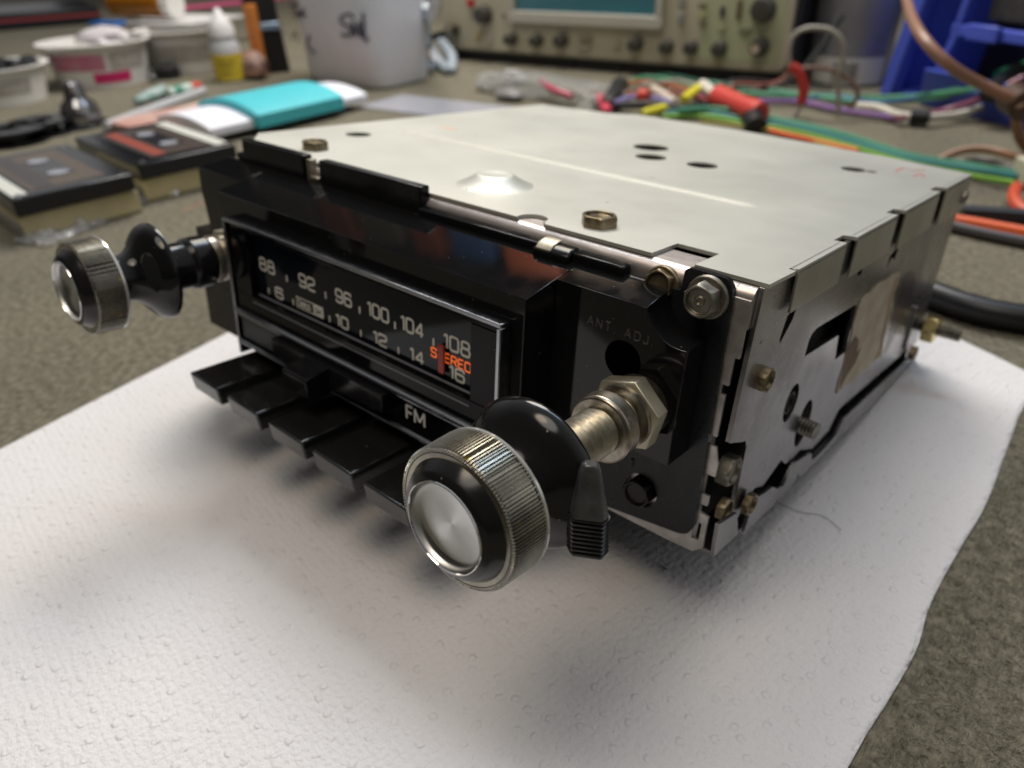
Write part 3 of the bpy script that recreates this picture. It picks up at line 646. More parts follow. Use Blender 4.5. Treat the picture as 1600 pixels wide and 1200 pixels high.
# knobs and shafts
def knob_assembly(cx, cz, right):
    c = V(cx, 0, cz); d = V(0, -1, 0)
    # along d: distance = -y
    q = MB(); q.lathe([(0, 0), (12.0, 6.0), (12.0, 6.0), (14, 6), (24.5, 5.2)] if 0 else [(3, 4.6), (24, 4.6), (24, 0)], c, d, 40)
    kn = part(threaded(c + d * 12, d, 4.7, 28, 1.35, 48), 'control_shaft', NUTM)
    q = MB(); q.hexa(c + d * (14.2 if right else 18.6), d, 7.8 if right else 8.2, 3.9, 18 if right else 8, ch=.12); part(q, 'hex_nut', mat('zinc_nut', (.62, .58, .45), .42, metal=.8, color2=(.44, .40, .30), vscale=160, bump=.4, bscale=900, bdist=.06), kn, bevel=.15)
    q = MB(); w0 = 18.2 if right else 22.9; q.lathe([(12.05, 6.5), (w0, 6.5), (w0 + 1.0, 6.5), (w0 + 1.0, 5.2)], c, d, 40); part(q, 'washer', COLLAR, kn)
    if right:
        q = MB(); q.lathe([(22.0, 5.0), (22.0, 6.4), (22.4, 6.75), (25.4, 6.75), (25.9, 6.3), (25.9, 4.6)], c, d, 48); part(q, 'slip_collar', COLLAR, kn, bevel=.2)
    else:
        q = MB(); q.lathe([(23.9, 4.9), (23.9, 6.6), (24.4, 6.8), (24.8, 6.2), (25.4, 6.2), (25.8, 6.8), (27.6, 6.6), (27.8, 4.8)], c, d, 48); part(q, 'slip_collar', COLLAR, kn, bevel=.2)
        q = MB(); q.lathe([(28, 5), (28, 6.9), (28.5, 7.3), (33.5, 7.3), (34.2, 6.7), (35, 6.5), (42.4, 6.5), (42.4, 5)], c, d, 40); part(q, 'black_collar', PLASTIC_SATIN, kn, bevel=.7)
    # flared rear ring of the knob: wide rim towards the radio, narrow waist towards the face
    s0 = 44.8 if right else 42.0
    R0 = 13.5 if right else 13.0
    q = MB(); pr = [(s0 + 1.6, 5.5), (s0 + .5, R0 - 2.2), (s0 - .1, R0 - .35), (s0 + .05, R0), (s0 + .55, R0 + .05), (s0 + 1.2, R0 - .12), (s0 + 2.1, R0 - .55), (s0 + 3.1, R0 - 1.35), (s0 + 4.1, R0 - 2.6), (s0 + 5.0, R0 - 3.9), (s0 + 6.0, R0 - 5.1), (s0 + 7.2, R0 - 6.1), (s0 + 8.6, R0 - 6.7), (s0 + 10.2, R0 - 7.0), (s0 + 11.0, R0 - 7.0)]
    q.lathe(pr, c, d, 96)
    sk = part(q, 'flared_knob', PLASTIC if not right else mat('skirt_plastic', (.0085, .0085, .009), .13, rvar=.05, vscale=120, specks=((.22, .2, .15), 380, .07), spec=.45))
    # face knob
    f0 = 55.6; q = MB(); nr = 132 * 4
    def rid(a, t): 
        return 1 + .020 * (1 if (a * 132 / (2 * math.pi)) % 1 < .5 else -1)
    q.lathe([(f0 + .5, 11.55), (f0 + .55, 12.0), (f0 + 6.9, 11.75), (f0 + 7.3, 11.5)], c, d, nr, wob=rid)
    kb = part(q, 'face_knob', KNURL, smooth=False)
    q = MB(); q.lathe([(f0 - .35, 5), (f0 - .35, 11.9), (f0 - .1, 12.2), (f0 + .35, 12.2), (f0 + .5, 12.0), (f0 + .5, 5)], c, d, 96); part(q, 'clear_rim', mat('rim_acrylic', (.6, .6, .58), .1, metal=.5, rvar=.04), kb)
    q = MB(); q.lathe([(f0 + 7.2, 11.35), (f0 + 7.35, 11.1), (f0 + 7.1, 10.4), (f0 + 7.1, 10.35), (f0 + 7.2, 10.3), (f0 + 9.1, 9.0), (f0 + 9.35, 8.75), (f0 + 9.75, 7.75), (f0 + 9.3, 7.65)], c, d, 96, caps=False); part(q, 'black_cap', BEVELM, kb)
    q = MB(); q.lathe([(f0 + 9.6, 7.75), (f0 + 9.95, 7.65), (f0 + 10.0, 7.5), (f0 + 9.7, 7.35)], c, d, 96, caps=False); part(q, 'chrome_ring', mat('polished', (.62, .62, .62), .08, metal=1), kb)
    q = MB(); q.lathe([(f0 + 9.8, 7.38), (f0 + 9.0, 7.15), (f0 + 8.5, 6.7), (f0 + 8.3, 6.0), (f0 + 8.2, 3), (f0 + 8.2, .02)], c, d, 96, caps=False); part(q, 'spun_insert', DISC, kb)
    q = MB()
    for k in range(132):
        a = 2 * math.pi * (k + .25) / 132; q.lathe([(-.2, 0.02), (-.1, .19), (.06, .22), (.18, .15), (.22, .02)], c + d * (f0 + 7.15) + V(math.cos(a) * 11.62, 0, math.sin(a) * 11.62), d, 6, caps=False)
    part(q, 'beaded_rim', mat('bead_metal', (.62, .60, .56), .18, metal=1), kb)
    return kb
knob_assembly(-15.3, -26.3, True)
knob_assembly(-150.0, -26.6, False)
# the clear-necked ribbed tab hanging behind the right knob
LT = [un(1, -47.0, *q) for q in [(922, 736), (921, 768), (920, 804), (918, 856)]]
p = MB(); c0 = LT[0]
def ringp(c, w_, t_):
    o = []
    for a, b in ((-.78, -1), (.78, -1), (1.08, 0), (.78, 1), (-.78, 1), (-1.08, 0)): a *= w_; b *= t_; o.append((c[0] + a * .85 - b * .53, c[1] + a * .53 + b * .85, c[2]))
    return o
secs = [(LT[0] + V(0, 0, 1.5), 1.2, 1.0), (LT[0], 1.7, 1.2), (LT[1], 2.3, 1.6), (LT[2] + V(0, 0, .5), 2.9, 2.0), (LT[2], 2.95, 2.05)]
vs = []; 
for c_, w_, t_ in secs: vs += ringp(c_, w_, t_)
fs = [tuple(range(5, -1, -1)), tuple(range(24, 30))] + [(j * 6 + k, j * 6 + (k + 1) % 6, j * 6 + 6 + (k + 1) % 6, j * 6 + 6 + k) for j in range(4) for k in range(6)]
p.add(vs, fs); lev = part(p, 'tone_lever', mat('smoky_plastic', (.075, .075, .075), .16, color2=(.025, .025, .027), rvar=.06, vscale=200, spec=.7), bevel=.4)
p = MB(); vs = []; nrib = 8; zt0, zb0 = LT[2], LT[3]; rows = nrib * 4
for i in range(rows + 1):
    c_ = zt0 + (zb0 - zt0) * i / rows; e = .36 * math.cos(2 * math.pi * i / 4); vs += ringp(c_, 2.78 + e, 1.85 + e)
fs = [tuple(range(5, -1, -1)), tuple(range(rows * 6, rows * 6 + 6))] + [(j * 6 + k, j * 6 + (k + 1) % 6, j * 6 + 6 + (k + 1) % 6, j * 6 + 6 + k) for j in range(rows) for k in range(6)]
p.add(vs, fs); part(p, 'ribbed_grip', mat('grip_black', (.022, .022, .022), .3, spec=.8), lev)
p = MB(); vs = []
for t_, s_ in ((0, 2.95), (.5, 2.95), (.8, 2.6)): vs += ringp(zb0 + V(0, 0, -t_), s_, s_ * .6)
p.add(vs, [tuple(range(5, -1, -1)), tuple(range(12, 18))] + [(j * 6 + k, j * 6 + (k + 1) % 6, j * 6 + 6 + (k + 1) % 6, j * 6 + 6 + k) for j in range(2) for k in range(6)])
part(p, 'grip_tip', mat('smoky_tip', (.10, .10, .10), .2), lev)

# ------------------------------------------------------------------ things behind, on the bench
WHITEP = mat('white_plastic', (.80, .79, .77), .42, var=.1, vscale=30)
CREAM = mat('cream_plastic', (.62, .55, .34), .4, color2=(.52, .46, .27), vscale=50)
BLK = mat('black_rubber', (.012, .012, .014), .45)
BLKG = mat('black_gloss', (.010, .011, .014), .18)
def wire(pts, r, color, label, cat='wire', group=None, name='wire', rough=.4, n=8, metal=0, sp=10):
    q = MB(); q.tube(spline(pts, sp), r, n); P0 = pts[0]
    o = q.build(name, mat('wire_%d_%d_%d' % tuple(int(c * 100) for c in color), color, rough, metal=metal), origin=(P0[0], P0[1], 0)); return tag(o, label, cat, group)

def tub(center, r1, r0, h, label, bandcol, a0, a1, contents=None, group='plastic tubs of small parts', flat2=None):
    t = thing('plastic_tub', label, 'tub', center, group); c = V(*center)
    q = MB(); q.lathe([(0, 0.01), (0, r0), (h * .86, r1 * .955), (h * .87, r1 * .985), (h * .95, r1 * .99), (h * .96, r1 * 1.05), (h, r1 * 1.06), (h, r1 * .93), (h * .9, r1 * .91), (1.5, r0 * .96), (1.5, .01)], c, (0, 0, 1), 64)
    q.build('cup', WHITEP, t)
    if bandcol:
        for z0, z1, a, b, cc, nm in bandcol:
            q = MB(); e = .35
            def rad(z): return r0 + (r1 * .955 - r0) * z / (h * .86) + e
            q.lathe([(z0, rad(z0)), (z1, rad(z1))], c, (0, 0, 1), 24, a0=a, a1=b); q.build(nm, cc, t)
    if contents:
        q = MB(); rr_ = random.Random(5)
        for k in range(contents[1]):
            a = rr_.uniform(0, 6.28); r_ = rr_.uniform(0, r1 * .75); s = rr_.uniform(4, 10)
            pos = c + V(r_ * math.cos(a), r_ * math.sin(a), h * .84 + rr_.uniform(0, 5))
            q.lathe([(-s * .3, s), (s * .3, s), (s * .35, s * .6), (s * .35, 0)], pos, (rr_.uniform(-.6, .6), rr_.uniform(-.6, .6), 1), 12)
        o = q.build('contents', contents[0], t)
    return t
print_ = mat('faded_print', (.30, .27, .25), .6, color2=(.55, .53, .5), vscale=420)
PINK = mat('pink_print', (.56, .15, .26), .45, color2=(.50, .25, .30), vscale=90)
MAG = mat('magenta_print', (.62, .02, .16), .4)
# the angle at which the camera sees a tub wall
def face_deg(c): return math.degrees(math.atan2(CW[1] - c[1], CW[0] - c[0]))
def lathe_deg(c):   # frame_of((0,0,1)) has x=(0,1,0)?, so measure it
    x, y, z = frame_of((0, 0, 1)); v = unit(V(CW[0] - c[0], CW[1] - c[1], 0)); return math.degrees(math.atan2(v @ y, v @ x))
cA = at(0, 158); dA = lathe_deg(cA)
hA_ = up(cA, 5, 100)
tub(cA, 50, 42, hA_, 'white tub with faded writing filled with dark bits, leftmost in the photo', [(hA_ * .30, hA_ * .72, dA - 62, dA + 40, print_, 'printed_band')], 0, 0, (BLK, 26))
cB = at(165, 128); dB = lathe_deg(cB); hB = up(cB, 150, 62)
tub(cB, 53, 44, hB, 'white tub with pink and magenta label holding a crumpled bag', [(hB * .42, hB * .80, dB - 62, dB + 5, PINK, 'pink_band'), (hB * .12, hB * .36, dB - 12, dB + 34, MAG, 'magenta_band'), (hB * .40, hB * .8, dB + 10, dB + 60, print_, 'printed_band')], 0, 0)
cC = at(300, 108); dC = lathe_deg(cC); hC = up(cC, 300, 42)
tub(cC, 50, 42, hC, 'greyish tub under the pink card behind the yellow dropper bottle', [(hC * .3, hC * .7, dC - 50, dC + 30, print_, 'printed_band')], 0, 0)
# crumpled bag on tub B
def lump(center, rx, ry, rz, seed, sc_=.35, sub=3):
    bm = bmesh.new(); bmesh.ops.create_icosphere(bm, subdivisions=sub, radius=1); q = MB(); vs = []
    for v in bm.verts:
        n_ = mn.noise(v.co * 1.7 + Vector((seed, 0, 0))) * sc_ + abs(mn.noise(v.co * 4 + Vector((seed, 3, 0)))) * sc_ * .5
        k = 1 + n_; vs.append((center[0] + v.co.x * rx * k, center[1] + v.co.y * ry * k, max(center[2] - rz * .4, center[2] + v.co.z * rz * k)))
    q.add(vs, [tuple(v.index for v in f.verts) for f in bm.faces]); bm.free(); return q
BAG = mat('clear_bag', (.82, .84, .88), .16, trans=.75, ior=1.2, bump=.6, bscale=90, bdist=1.5, alpha=.55)
q = lump((cB[0] + 8, cB[1] + 8, hB + 2), 30, 26, 9, 4); tag(q.build('crumpled_bag', mat('lilac_bag', (.50, .46, .50), .35, color2=(.70, .68, .68), vscale=60, bump=.5, bscale=90, bdist=1), origin=(cB[0] + 8, cB[1] + 8, hB)), 'crumpled pale bag lying in the pink labelled tub', 'bag')
# cards, amber bottle on the tubs
q = MB(); zc = hC + 2; a = at(175, 38, zc); b = at(300, 42, zc); dirx = unit(V(b[0] - a[0], b[1] - a[1], 0)); diry = V(-dirx[1], dirx[0], 0)
def quad_slab(c, ex, ey, z0, z1):
    q = MB(); vs = []
    for z in (z0, z1):
        for s1, s2 in ((0, 0), (1, 0), (1, 1), (0, 1)): vs.append((c[0] + ex[0] * s1 + ey[0] * s2, c[1] + ex[1] * s1 + ey[1] * s2, z))
    q.add(vs, [(0, 3, 2, 1), (4, 5, 6, 7), (0, 1, 5, 4), (1, 2, 6, 5), (2, 3, 7, 6), (3, 0, 4, 7)]); return q
tag(quad_slab(a, dirx * 120, diry * 90, zc, zc + 3).build('card', mat('white_card', (.60, .60, .60), .6), origin=(a[0], a[1], zc), bevel=.3), 'white card resting on the tubs under the pink sheet', 'card')
a2 = at(185, 26, zc + 3.2); tag(quad_slab(a2, unit(V(*(at(380, 6, zc + 3) - a2)[:2], 0)) * 210, diry * 70, zc + 3.2, zc + 5.5).build('card', mat('pink_card', (.55, .07, .20), .5), origin=(a2[0], a2[1], zc + 3.2), bevel=.3), 'magenta pink card on top of the white card', 'card')
a3 = at(232, 27, zc + 5.7); ab = thing('pill_bottle', 'amber plastic bottle lying on the pink card at the top left', 'bottle', (a3[0], a3[1], zc + 5.7))
q = MB(); ad_ = unit(V(1, .35, 0)); q.lathe([(-48, 0), (-48, 13), (-46, 15), (30, 15), (34, 12), (34, 0)], a3 + V(0, 0, 15.2), ad_, 32); q.build('body', mat('amber', (.42, .15, .01), .15, trans=.3), ab)
q = MB(); q.lathe([(34.2, 0), (34.2, 14.5), (46, 14.5), (46, 0)], a3 + V(0, 0, 15.2), ad_, 32); q.build('cap', WHITEP, ab)
a4 = at(140, 36, hB + 12); tag(quad_slab(at(138, 33, hB + 14), unit(V(1, .5, 0)) * 34, unit(V(-.5, 1, 0)) * 18, hB + 9, hB + 13).build('card', mat('blue_card', (.02, .12, .40), .4), origin=(a4[0], a4[1], hB + 9)), 'small blue card on the rim of the pink labelled tub', 'card')

# dropper bottle
b_ = at(362, 126); db = thing('dropper_bottle', 'small dropper bottle with white cap and yellow label', 'bottle', b_); R_ = 15.5
hT = up(b_, 345, 12); hs = up(b_, 350, 55); hl = up(b_, 355, 82)
q = MB(); q.lathe([(0, 0), (0, R_ - 1), (1.5, R_), (hl + 2, R_), (hl + 8, R_ - 1), (hs - 4, R_ * .8), (hs, R_ * .7), (hs, 0)], b_, (0, 0, 1), 40); q.build('body', mat('milky', (.56, .58, .62), .35), db)
q = MB(); q.lathe([(2, R_ + .25), (hl, R_ + .25)], b_, (0, 0, 1), 40); lo = q.build('yellow_label', mat('yellow_label', (.66, .52, .05), .45), db)
q = MB(); dd = lathe_deg(b_)
for i, zz in enumerate((.72, .56, .34)): q.lathe([(hl * zz, R_ + .4), (hl * zz + 1.4, R_ + .4)], b_, (0, 0, 1), 16, a0=dd - 40 + i * 4, a1=dd + 24 - i * 9)
q.build('label_print', mat('label_ink', (.18, .15, .03), .5), lo)
q = MB(); q.lathe([(hs - .5, 0), (hs - .5, R_ * .86), (hs + 9, R_ * .80), (hs + 14, R_ * .6), (hT - 2, R_ * .22), (hT, R_ * .12), (hT, 0)], b_, (0, 0, 1), 40); q.build('cap', mat('cap_white', (.78, .78, .80), .35), db)

# turquoise sponge sleeve over a white pad on a pinkish notebook
n0 = at(275, 222); n1 = at(560, 156); nd = unit(V(n1[0] - n0[0], n1[1] - n0[1], 0)); nn = V(-nd[1], nd[0], 0); Ln = np.linalg.norm(n1 - n0)
tag(quad_slab(n0 - nd * 8, nd * (Ln + 10), nn * 95, .2, 6).build('notebook', mat('pinkish_cover', (.55, .42, .37), .6, color2=(.45, .20, .16), vscale=25), origin=(n0[0], n0[1], 0), bevel=.6), 'pinkish notebook lying under the white pad and turquoise block', 'notebook')
def arch(c, d, nrm, L_, W_, z0, h_edge, h_mid, name, m, label, cat, nseg=14):
    q = MB(); pr = [(0, z0)] + [(W_ * k / nseg, z0 + h_edge + (h_mid - h_edge) * math.sin(math.pi * k / nseg) ** .8) for k in range(nseg + 1)] + [(W_, z0)]
    vs = []
    for t in (0, L_):
        for w_, z in pr: vs.append((c[0] + d[0] * t + nrm[0] * w_, c[1] + d[1] * t + nrm[1] * w_, z))
    K = len(pr); q.add(vs, [tuple(range(K)), tuple(range(2 * K - 1, K - 1, -1))] + [(i, K + i, K + (i + 1) % K, (i + 1) % K) for i in range(K)])
    return tag(q.build(name, m, origin=(c[0], c[1], z0), bevel=.6), label, cat)
pc = at(338, 214, 6.2); arch(pc - nd * 4, nd, nn, Ln * .84, 78, 6.2, 6, 12, 'paper_pad', mat('white_pad', (.74, .76, .84), .6), 'white paper pad with curved top under the turquoise block', 'pad')
pc2 = at(400, 188, 12.4)
arch(pc2, nd, nn, at(525, 156, 12.4) @ nd - pc2 @ nd, 76, 18.4, 17, 23, 'turquoise_block', mat('turquoise', (.04, .50, .56), .5, var=.06, vscale=80), 'turquoise rectangular block with curved top on the white pad', 'block') if 0 else None
arch(pc2 - nn * 3, nd, nn, at(525, 156, 12.4) @ nd - pc2 @ nd, 84, 6.3, 10, 18, 'turquoise_block', mat('turquoise', (.07, .52, .60), .5, var=.06, vscale=80), 'turquoise rectangular block with curved top across the white pad', 'block')

# cassettes on cream cases
def cassette(near, right, left, z0, label, lab2, accent, strip_first):
    """near = near corner, right = the end of its short side (seen going right)"""
    a = V(near[0], near[1], 0); b = V(right[0], right[1], 0); lx = unit(V(*(left - near)[:2], 0)); sx_ = V(lx[1], -lx[0], 0); W_ = 62.; L_ = 104.
    T_ = (np.array([[sx_[0], lx[0], 0], [sx_[1], lx[1], 0], [0, 0, 1]]), V(a[0], a[1], 0))
    def mb(): q = MB(); q.T = T_; return q
    case = thing('cassette_case', lab2, 'cassette case', (a[0], a[1], 0), 'cassette cases')
    q = mb(); q.box(1, W_ + 1, 3, L_ + 6, .3, z0 - .3); q.build('tray', CREAM, case, bevel=1.2)
    q = mb(); q.box(-.5, .9, 5, L_ + 5, 1.2, z0 * .6); q.build('clear_lid_edge', mat('clear_edge', (.5, .5, .5), .1, trans=.6), case)
    c = thing('cassette', label, 'cassette', (a[0], a[1], z0), 'compact cassettes')
    q = mb(); q.box(0, W_, 0, L_, z0, z0 + 9.5); sh = q.build('shell', BLKG, c, bevel=1.2, seg=3)
    zz = z0 + 9.55
    q = mb(); q.box(W_ * .20, W_ * .82, L_ * .09, L_ * .91, zz, zz + .12); q.build('label_sticker', accent[0], c)
    q = mb(); q.box(W_ * .25, W_ * .37 if strip_first else W_ * .40, L_ * .12, L_ * .88, zz + .15, zz + .25); q.build('label_stripe', accent[1], c)
    q = mb(); q.box(W_ * .42, W_ * .68, L_ * .28, L_ * .72, zz + .15, zz + .3); q.build('window', mat('reel_window', (.03, .03, .035), .15), c)
    for fy in (.33, .67):
        q = mb(); q.lathe([(0, 5.5), (.5, 5.5), (.5, 4.4), (.1, 4.2)], (W_ * .55, L_ * fy, zz + .3), (0, 0, 1), 24); q.build('reel_hub', mat('hub_grey', (.33, .35, .40), .4), c)
    q = mb(); q.box(W_ * .84, W_ * .97, L_ * .06, L_ * .94, zz, zz + .15) if strip_first else q.box(W_ * .03, W_ * .15, L_ * .05, L_ * .95, zz, zz + .15); q.build('white_strip', mat('strip_white', (.62, .63, .58), .5), c)
    for fx, fy in ((.08, .06), (.93, .05), (.92, .95)):
        q = mb(); q.lathe([(0, 1.6), (.35, 1.4), (.35, 0)], (W_ * fx, L_ * fy, zz), (0, 0, 1), 12); q.build('screw', CHROME, c)
    return c
zR = 14.0
cassette(at(222, 283, zR), at(343, 226, zR), at(112, 232, zR), zR, 'black cassette with red striped label, nearer the turquoise block', 'cream cassette case under the red labelled cassette', (mat('label_dark', (.06, .045, .04), .4), mat('red_stripe', (.27, .05, .03), .5)), True)
cassette(at(28, 341, zR), at(180, 284, zR), at(28, 341, zR) + (at(112, 232, zR) - at(222, 283, zR)), zR, 'black cassette with tan framed label, at the left edge', 'cream cassette case under the tan labelled cassette', (mat('label_tan', (.10, .08, .065), .5), mat('dark_stripe', (.05, .045, .045), .4)), False)

# chrome ball fitting and reels beside the tubs
c_ = at(132, 196); bl = thing('round_metal_cap', 'shiny domed metal fitting standing beside the cassettes', 'fitting', c_)
q = MB(); q.lathe([(0, 13), (3, 15.5), (10, 16), (18, 13.5), (22, 9), (24, 8.5), (31, 8), (35, 5), (36, 0)], c_, (0, 0, 1), 40); q.build('dome', mat('smoked_chrome', (.30, .30, .31), .12, metal=.9), bl)
q = MB(); q.lathe([(0, 24), (2, 25), (3, 23), (3, 15)], c_ + V(-4, -3, 0), (0, 0, 1), 40); q.build('ring', BLKG, bl)
for k, (px, py, r_) in enumerate(((70, 208, 24), (20, 222, 28))):
    c_ = at(px, py); q = MB()
    q.lathe([(0, r_ * .45), (0, r_), (2, r_), (2, r_ * .5), (9, r_ * .5), (9, r_ * .95), (11, r_ * .95), (11, r_ * .4), (0, r_ * .4)], c_, (0, 0, 1), 40)
    tag(q.build('black_spool', BLKG, origin=tuple(c_)), ['black plastic spool between the domed fitting and the left tub', 'larger black spool at the left edge below the white tub'][k], 'spool')
# rod, marker, small bits
wire([at(165, 198, 3), at(240, 170, 3), at(318, 142, 3)], 4.2, (.48, .49, .52), 'translucent grey rod between the cassettes and the pink labelled tub', 'rod', name='plastic_rod', rough=.25)
mk = thing('marker_tube', 'short white and green tube with a red tip near the dropper bottle', 'tube', at(280, 142))
m0, m1 = at(262, 146, 5), at(312, 134, 5); md = unit(m1 - m0)
q = MB(); q.tube([m0, m0 + (m1 - m0) * .7], 5, 16); q.build('barrel', mat('mint_white', (.50, .60, .55), .4), mk)
q = MB(); q.tube([m0 + (m1 - m0) * .7, m0 + (m1 - m0) * .97], 4.6, 16); q.build('tip', mat('red_tip', (.55, .07, .04), .4), mk)
q = MB(); q.tube([m0 + (m1 - m0) * .15, m0 + (m1 - m0) * .4], 5.1, 16); q.build('band', mat('green_band', (.06, .25, .18), .4), mk)
g2 = thing('glue_tube', 'small white tube with dark print lying by the magenta labelled tub', 'tube', at(225, 152))
m0, m1 = at(212, 158, 5), at(256, 142, 5)
q = MB(); q.tube([m0, m0 * .5 + m1 * .5, m1], [3, 5.5, 6], 16); q.build('tube_body', mat('tube_white', (.60, .62, .66), .35, color2=(.12, .3, .25), vscale=160), g2)
q = MB(); bb = at(262, 122, 0); q.lathe([(0, 14), (11, 14), (13, 11), (13, 0)], bb, (0, 0, 1), 30); tag(q.build('black_disc', BLK, origin=tuple(bb)), 'round black disc standing in front of the greyish tub', 'disc')
bb = at(240, 130, 0); q = MB(); q.lathe([(0, 5), (8, 5), (9, 3), (16, 3), (16, 0)], bb, (0, 0, 1), 20); tag(q.build('metal_plug', CHROME, origin=tuple(bb)), 'small bright metal plug beside the black lid', 'plug')
# black tray under the dropper bottle
a = at(290, 138); tag(quad_slab(at(262, 140), unit(V(*(at(420, 118) - at(262, 140))[:2], 0)) * 130, unit(V(-.6, .8, 0)) * 60, .2, 4).build('black_tray', BLK, origin=(a[0], a[1], 0), bevel=.5), 'flat black tray under the dropper bottle', 'tray') if 0 else None

# plastic bag in front of the left cassette, washers
q = MB(); rs = random.Random(11)
P0, P1 = at(45, 385), at(212, 312); ddv = P1 - P0; nrm = unit(V(-ddv[1], ddv[0], 0)); vs = []; NX, NY = 60, 22
for j in range(NY):
    for i in range(NX):
        u, v = i / (NX - 1), j / (NY - 1); pp = P0 + ddv * u + nrm * (v - .5) * 30 * (1 - .3 * abs(u - .5))
        vs.append((pp[0], pp[1], .8 + 9 * max(0, math.sin(math.pi * v)) * abs(mn.noise(Vector((u * 9, v * 5, 2)))) + 3.5 * abs(mn.noise(Vector((u * 26, v * 12, 7))))))
q.add(vs, [(j * NX + i, j * NX + i + 1, (j + 1) * NX + i + 1, (j + 1) * NX + i) for j in range(NY - 1) for i in range(NX - 1)])
tag(q.build('plastic_sleeve', mat('crinkled_film', (.75, .76, .80), .12, trans=.5, alpha=.45, spec=.9), origin=tuple(P0)), 'crinkled clear plastic sleeve in front of the tan labelled cassette', 'plastic sleeve')
for k, (px, py) in enumerate(((268, 302), (284, 290))):
    c_ = at(px, py); q = MB(); q.lathe([(0, 3.5), (0, 8), (1.5, 8.5), (4, 7), (4, 3.5), (0, 3.5)], c_ + V(0, 0, .3), (.1, .1, 1), 30)
    tag(q.build('metal_washer', mat('bright_washer', (.6, .58, .55), .15, metal=1), origin=tuple(c_)), ['small bright washer nearer the camera beside the cream case', 'small bright washer tucked against the cream case'][k], 'washer', 'washers by the cassettes')
q = quad_slab(at(282, 332), unit(V(*(at(322, 316) - at(282, 332))[:2], 0)) * 40, unit(V(-.5, .9, 0)) * 5, .02, .12); o = q.build('paint_mark', mat('orange_smear', (.40, .16, .09), .8), origin=(0, 0, 0)); tag(o, 'orange smear of paint on the mat beside the radio', 'paint mark')

# tall black holder and orange/white bits, white jug
b_ = at(430, 112); dj = unit(V(CW[0] - b_[0], CW[1] - b_[1], 0)); sj = V(-dj[1], dj[0], 0)
tb_ = thing('black_stand', 'tall narrow black stand left of the white jug', 'stand', b_)
wN = np.linalg.norm(at(462, 110) - at(415, 112)) * .5
q = MB(); q.add([tuple(b_ + sj * s1 * wN + dj * s2 * 10 + V(0, 0, z) + dj * 0 - sj * (z * .06)) for z in (0, 190) for s1, s2 in ((-1, -1), (1, -1), (1, 1), (-1, 1))], [(0, 3, 2, 1), (4, 5, 6, 7), (0, 1, 5, 4), (1, 2, 6, 5), (2, 3, 7, 6), (3, 0, 4, 7)]); q.build('post', BLK, tb_, bevel=1.5)
hcl = up(b_, 430, 36); q = MB(); q.add([tuple(b_ + sj * s1 * wN * .8 + dj * s2 + V(0, 0, z)) for z in (hcl - 5, hcl + 2) for s1, s2 in ((-1, 8), (1, 8), (1, 14), (-1, 14))], [(0, 3, 2, 1), (4, 5, 6, 7), (0, 1, 5, 4), (1, 2, 6, 5), (2, 3, 7, 6), (3, 0, 4, 7)]); q.build('clip', mat('blue_steel', (.35, .42, .55), .3, metal=.8), tb_, bevel=.8)
b2 = at(410, 118); tag(MB().at(b2, 30).box(-5, 5, -6, 6, 0, 70).build('orange_stick', mat('orange_plastic', (.62, .22, .05), .5), origin=tuple(b2), bevel=.8), 'orange stick standing between the dropper bottle and black stand', 'stick')
b2 = at(398, 122); tag(lump(b2 + V(0, 0, 10), 20, 14, 16, 8).build('crumpled_wrapper', mat('reddish_wrap', (.38, .22, .17), .5, color2=(.16, .10, .09), vscale=90), origin=tuple(b2)), 'crumpled reddish wrapper behind the turquoise block', 'wrapper')

jb = (at(470, 118) + at(655, 142)) / 2 + V(-2, 18, 0); jug = thing('plastic_jug', 'translucent white jug with black handwriting on it', 'jug', jb)
jw = np.linalg.norm(at(655, 142) - at(468, 116)) / 2 * .66
ja = math.degrees(math.atan2(*(at(655, 142) - at(468, 116))[[1, 0]]))
q = MB().at(jb, ja)
def rsq(w_, d_, r_): return rnd([(-w_, -d_), (w_, -d_), (w_, d_), (-w_, d_)], r_, 6)
vs = []; lv = [(0, .93), (3, .98), (12, 1.0), (60, 1.03), (130, 1.07), (190, 1.08), (210, .95), (225, .6), (240, .22), (250, .2)]
for z, s_ in lv: vs += [(x * s_, y * s_, z) for x, y in rsq(jw, jw * .62, 22)]
K = len(rsq(jw, jw * .62, 22)); q.add(vs, [tuple(range(K - 1, -1, -1)), tuple(range((len(lv) - 1) * K, len(lv) * K))] + [(j * K + i, j * K + (i + 1) % K, (j + 1) * K + (i + 1) % K, (j + 1) * K + i) for j in range(len(lv) - 1) for i in range(K)])
jo = q.build('jug_body', mat('hdpe', (.74, .75, .80), .42, color2=(.68, .69, .75), vscale=18, bump=.2, bscale=40, bdist=1), jug)
q = MB().at(jb, ja); q.lathe([(248, 0), (248, 20), (262, 20), (262, 0)], (0, 0, 0), (0, 0, 1), 30); q.build('jug_cap', WHITEP, jug)
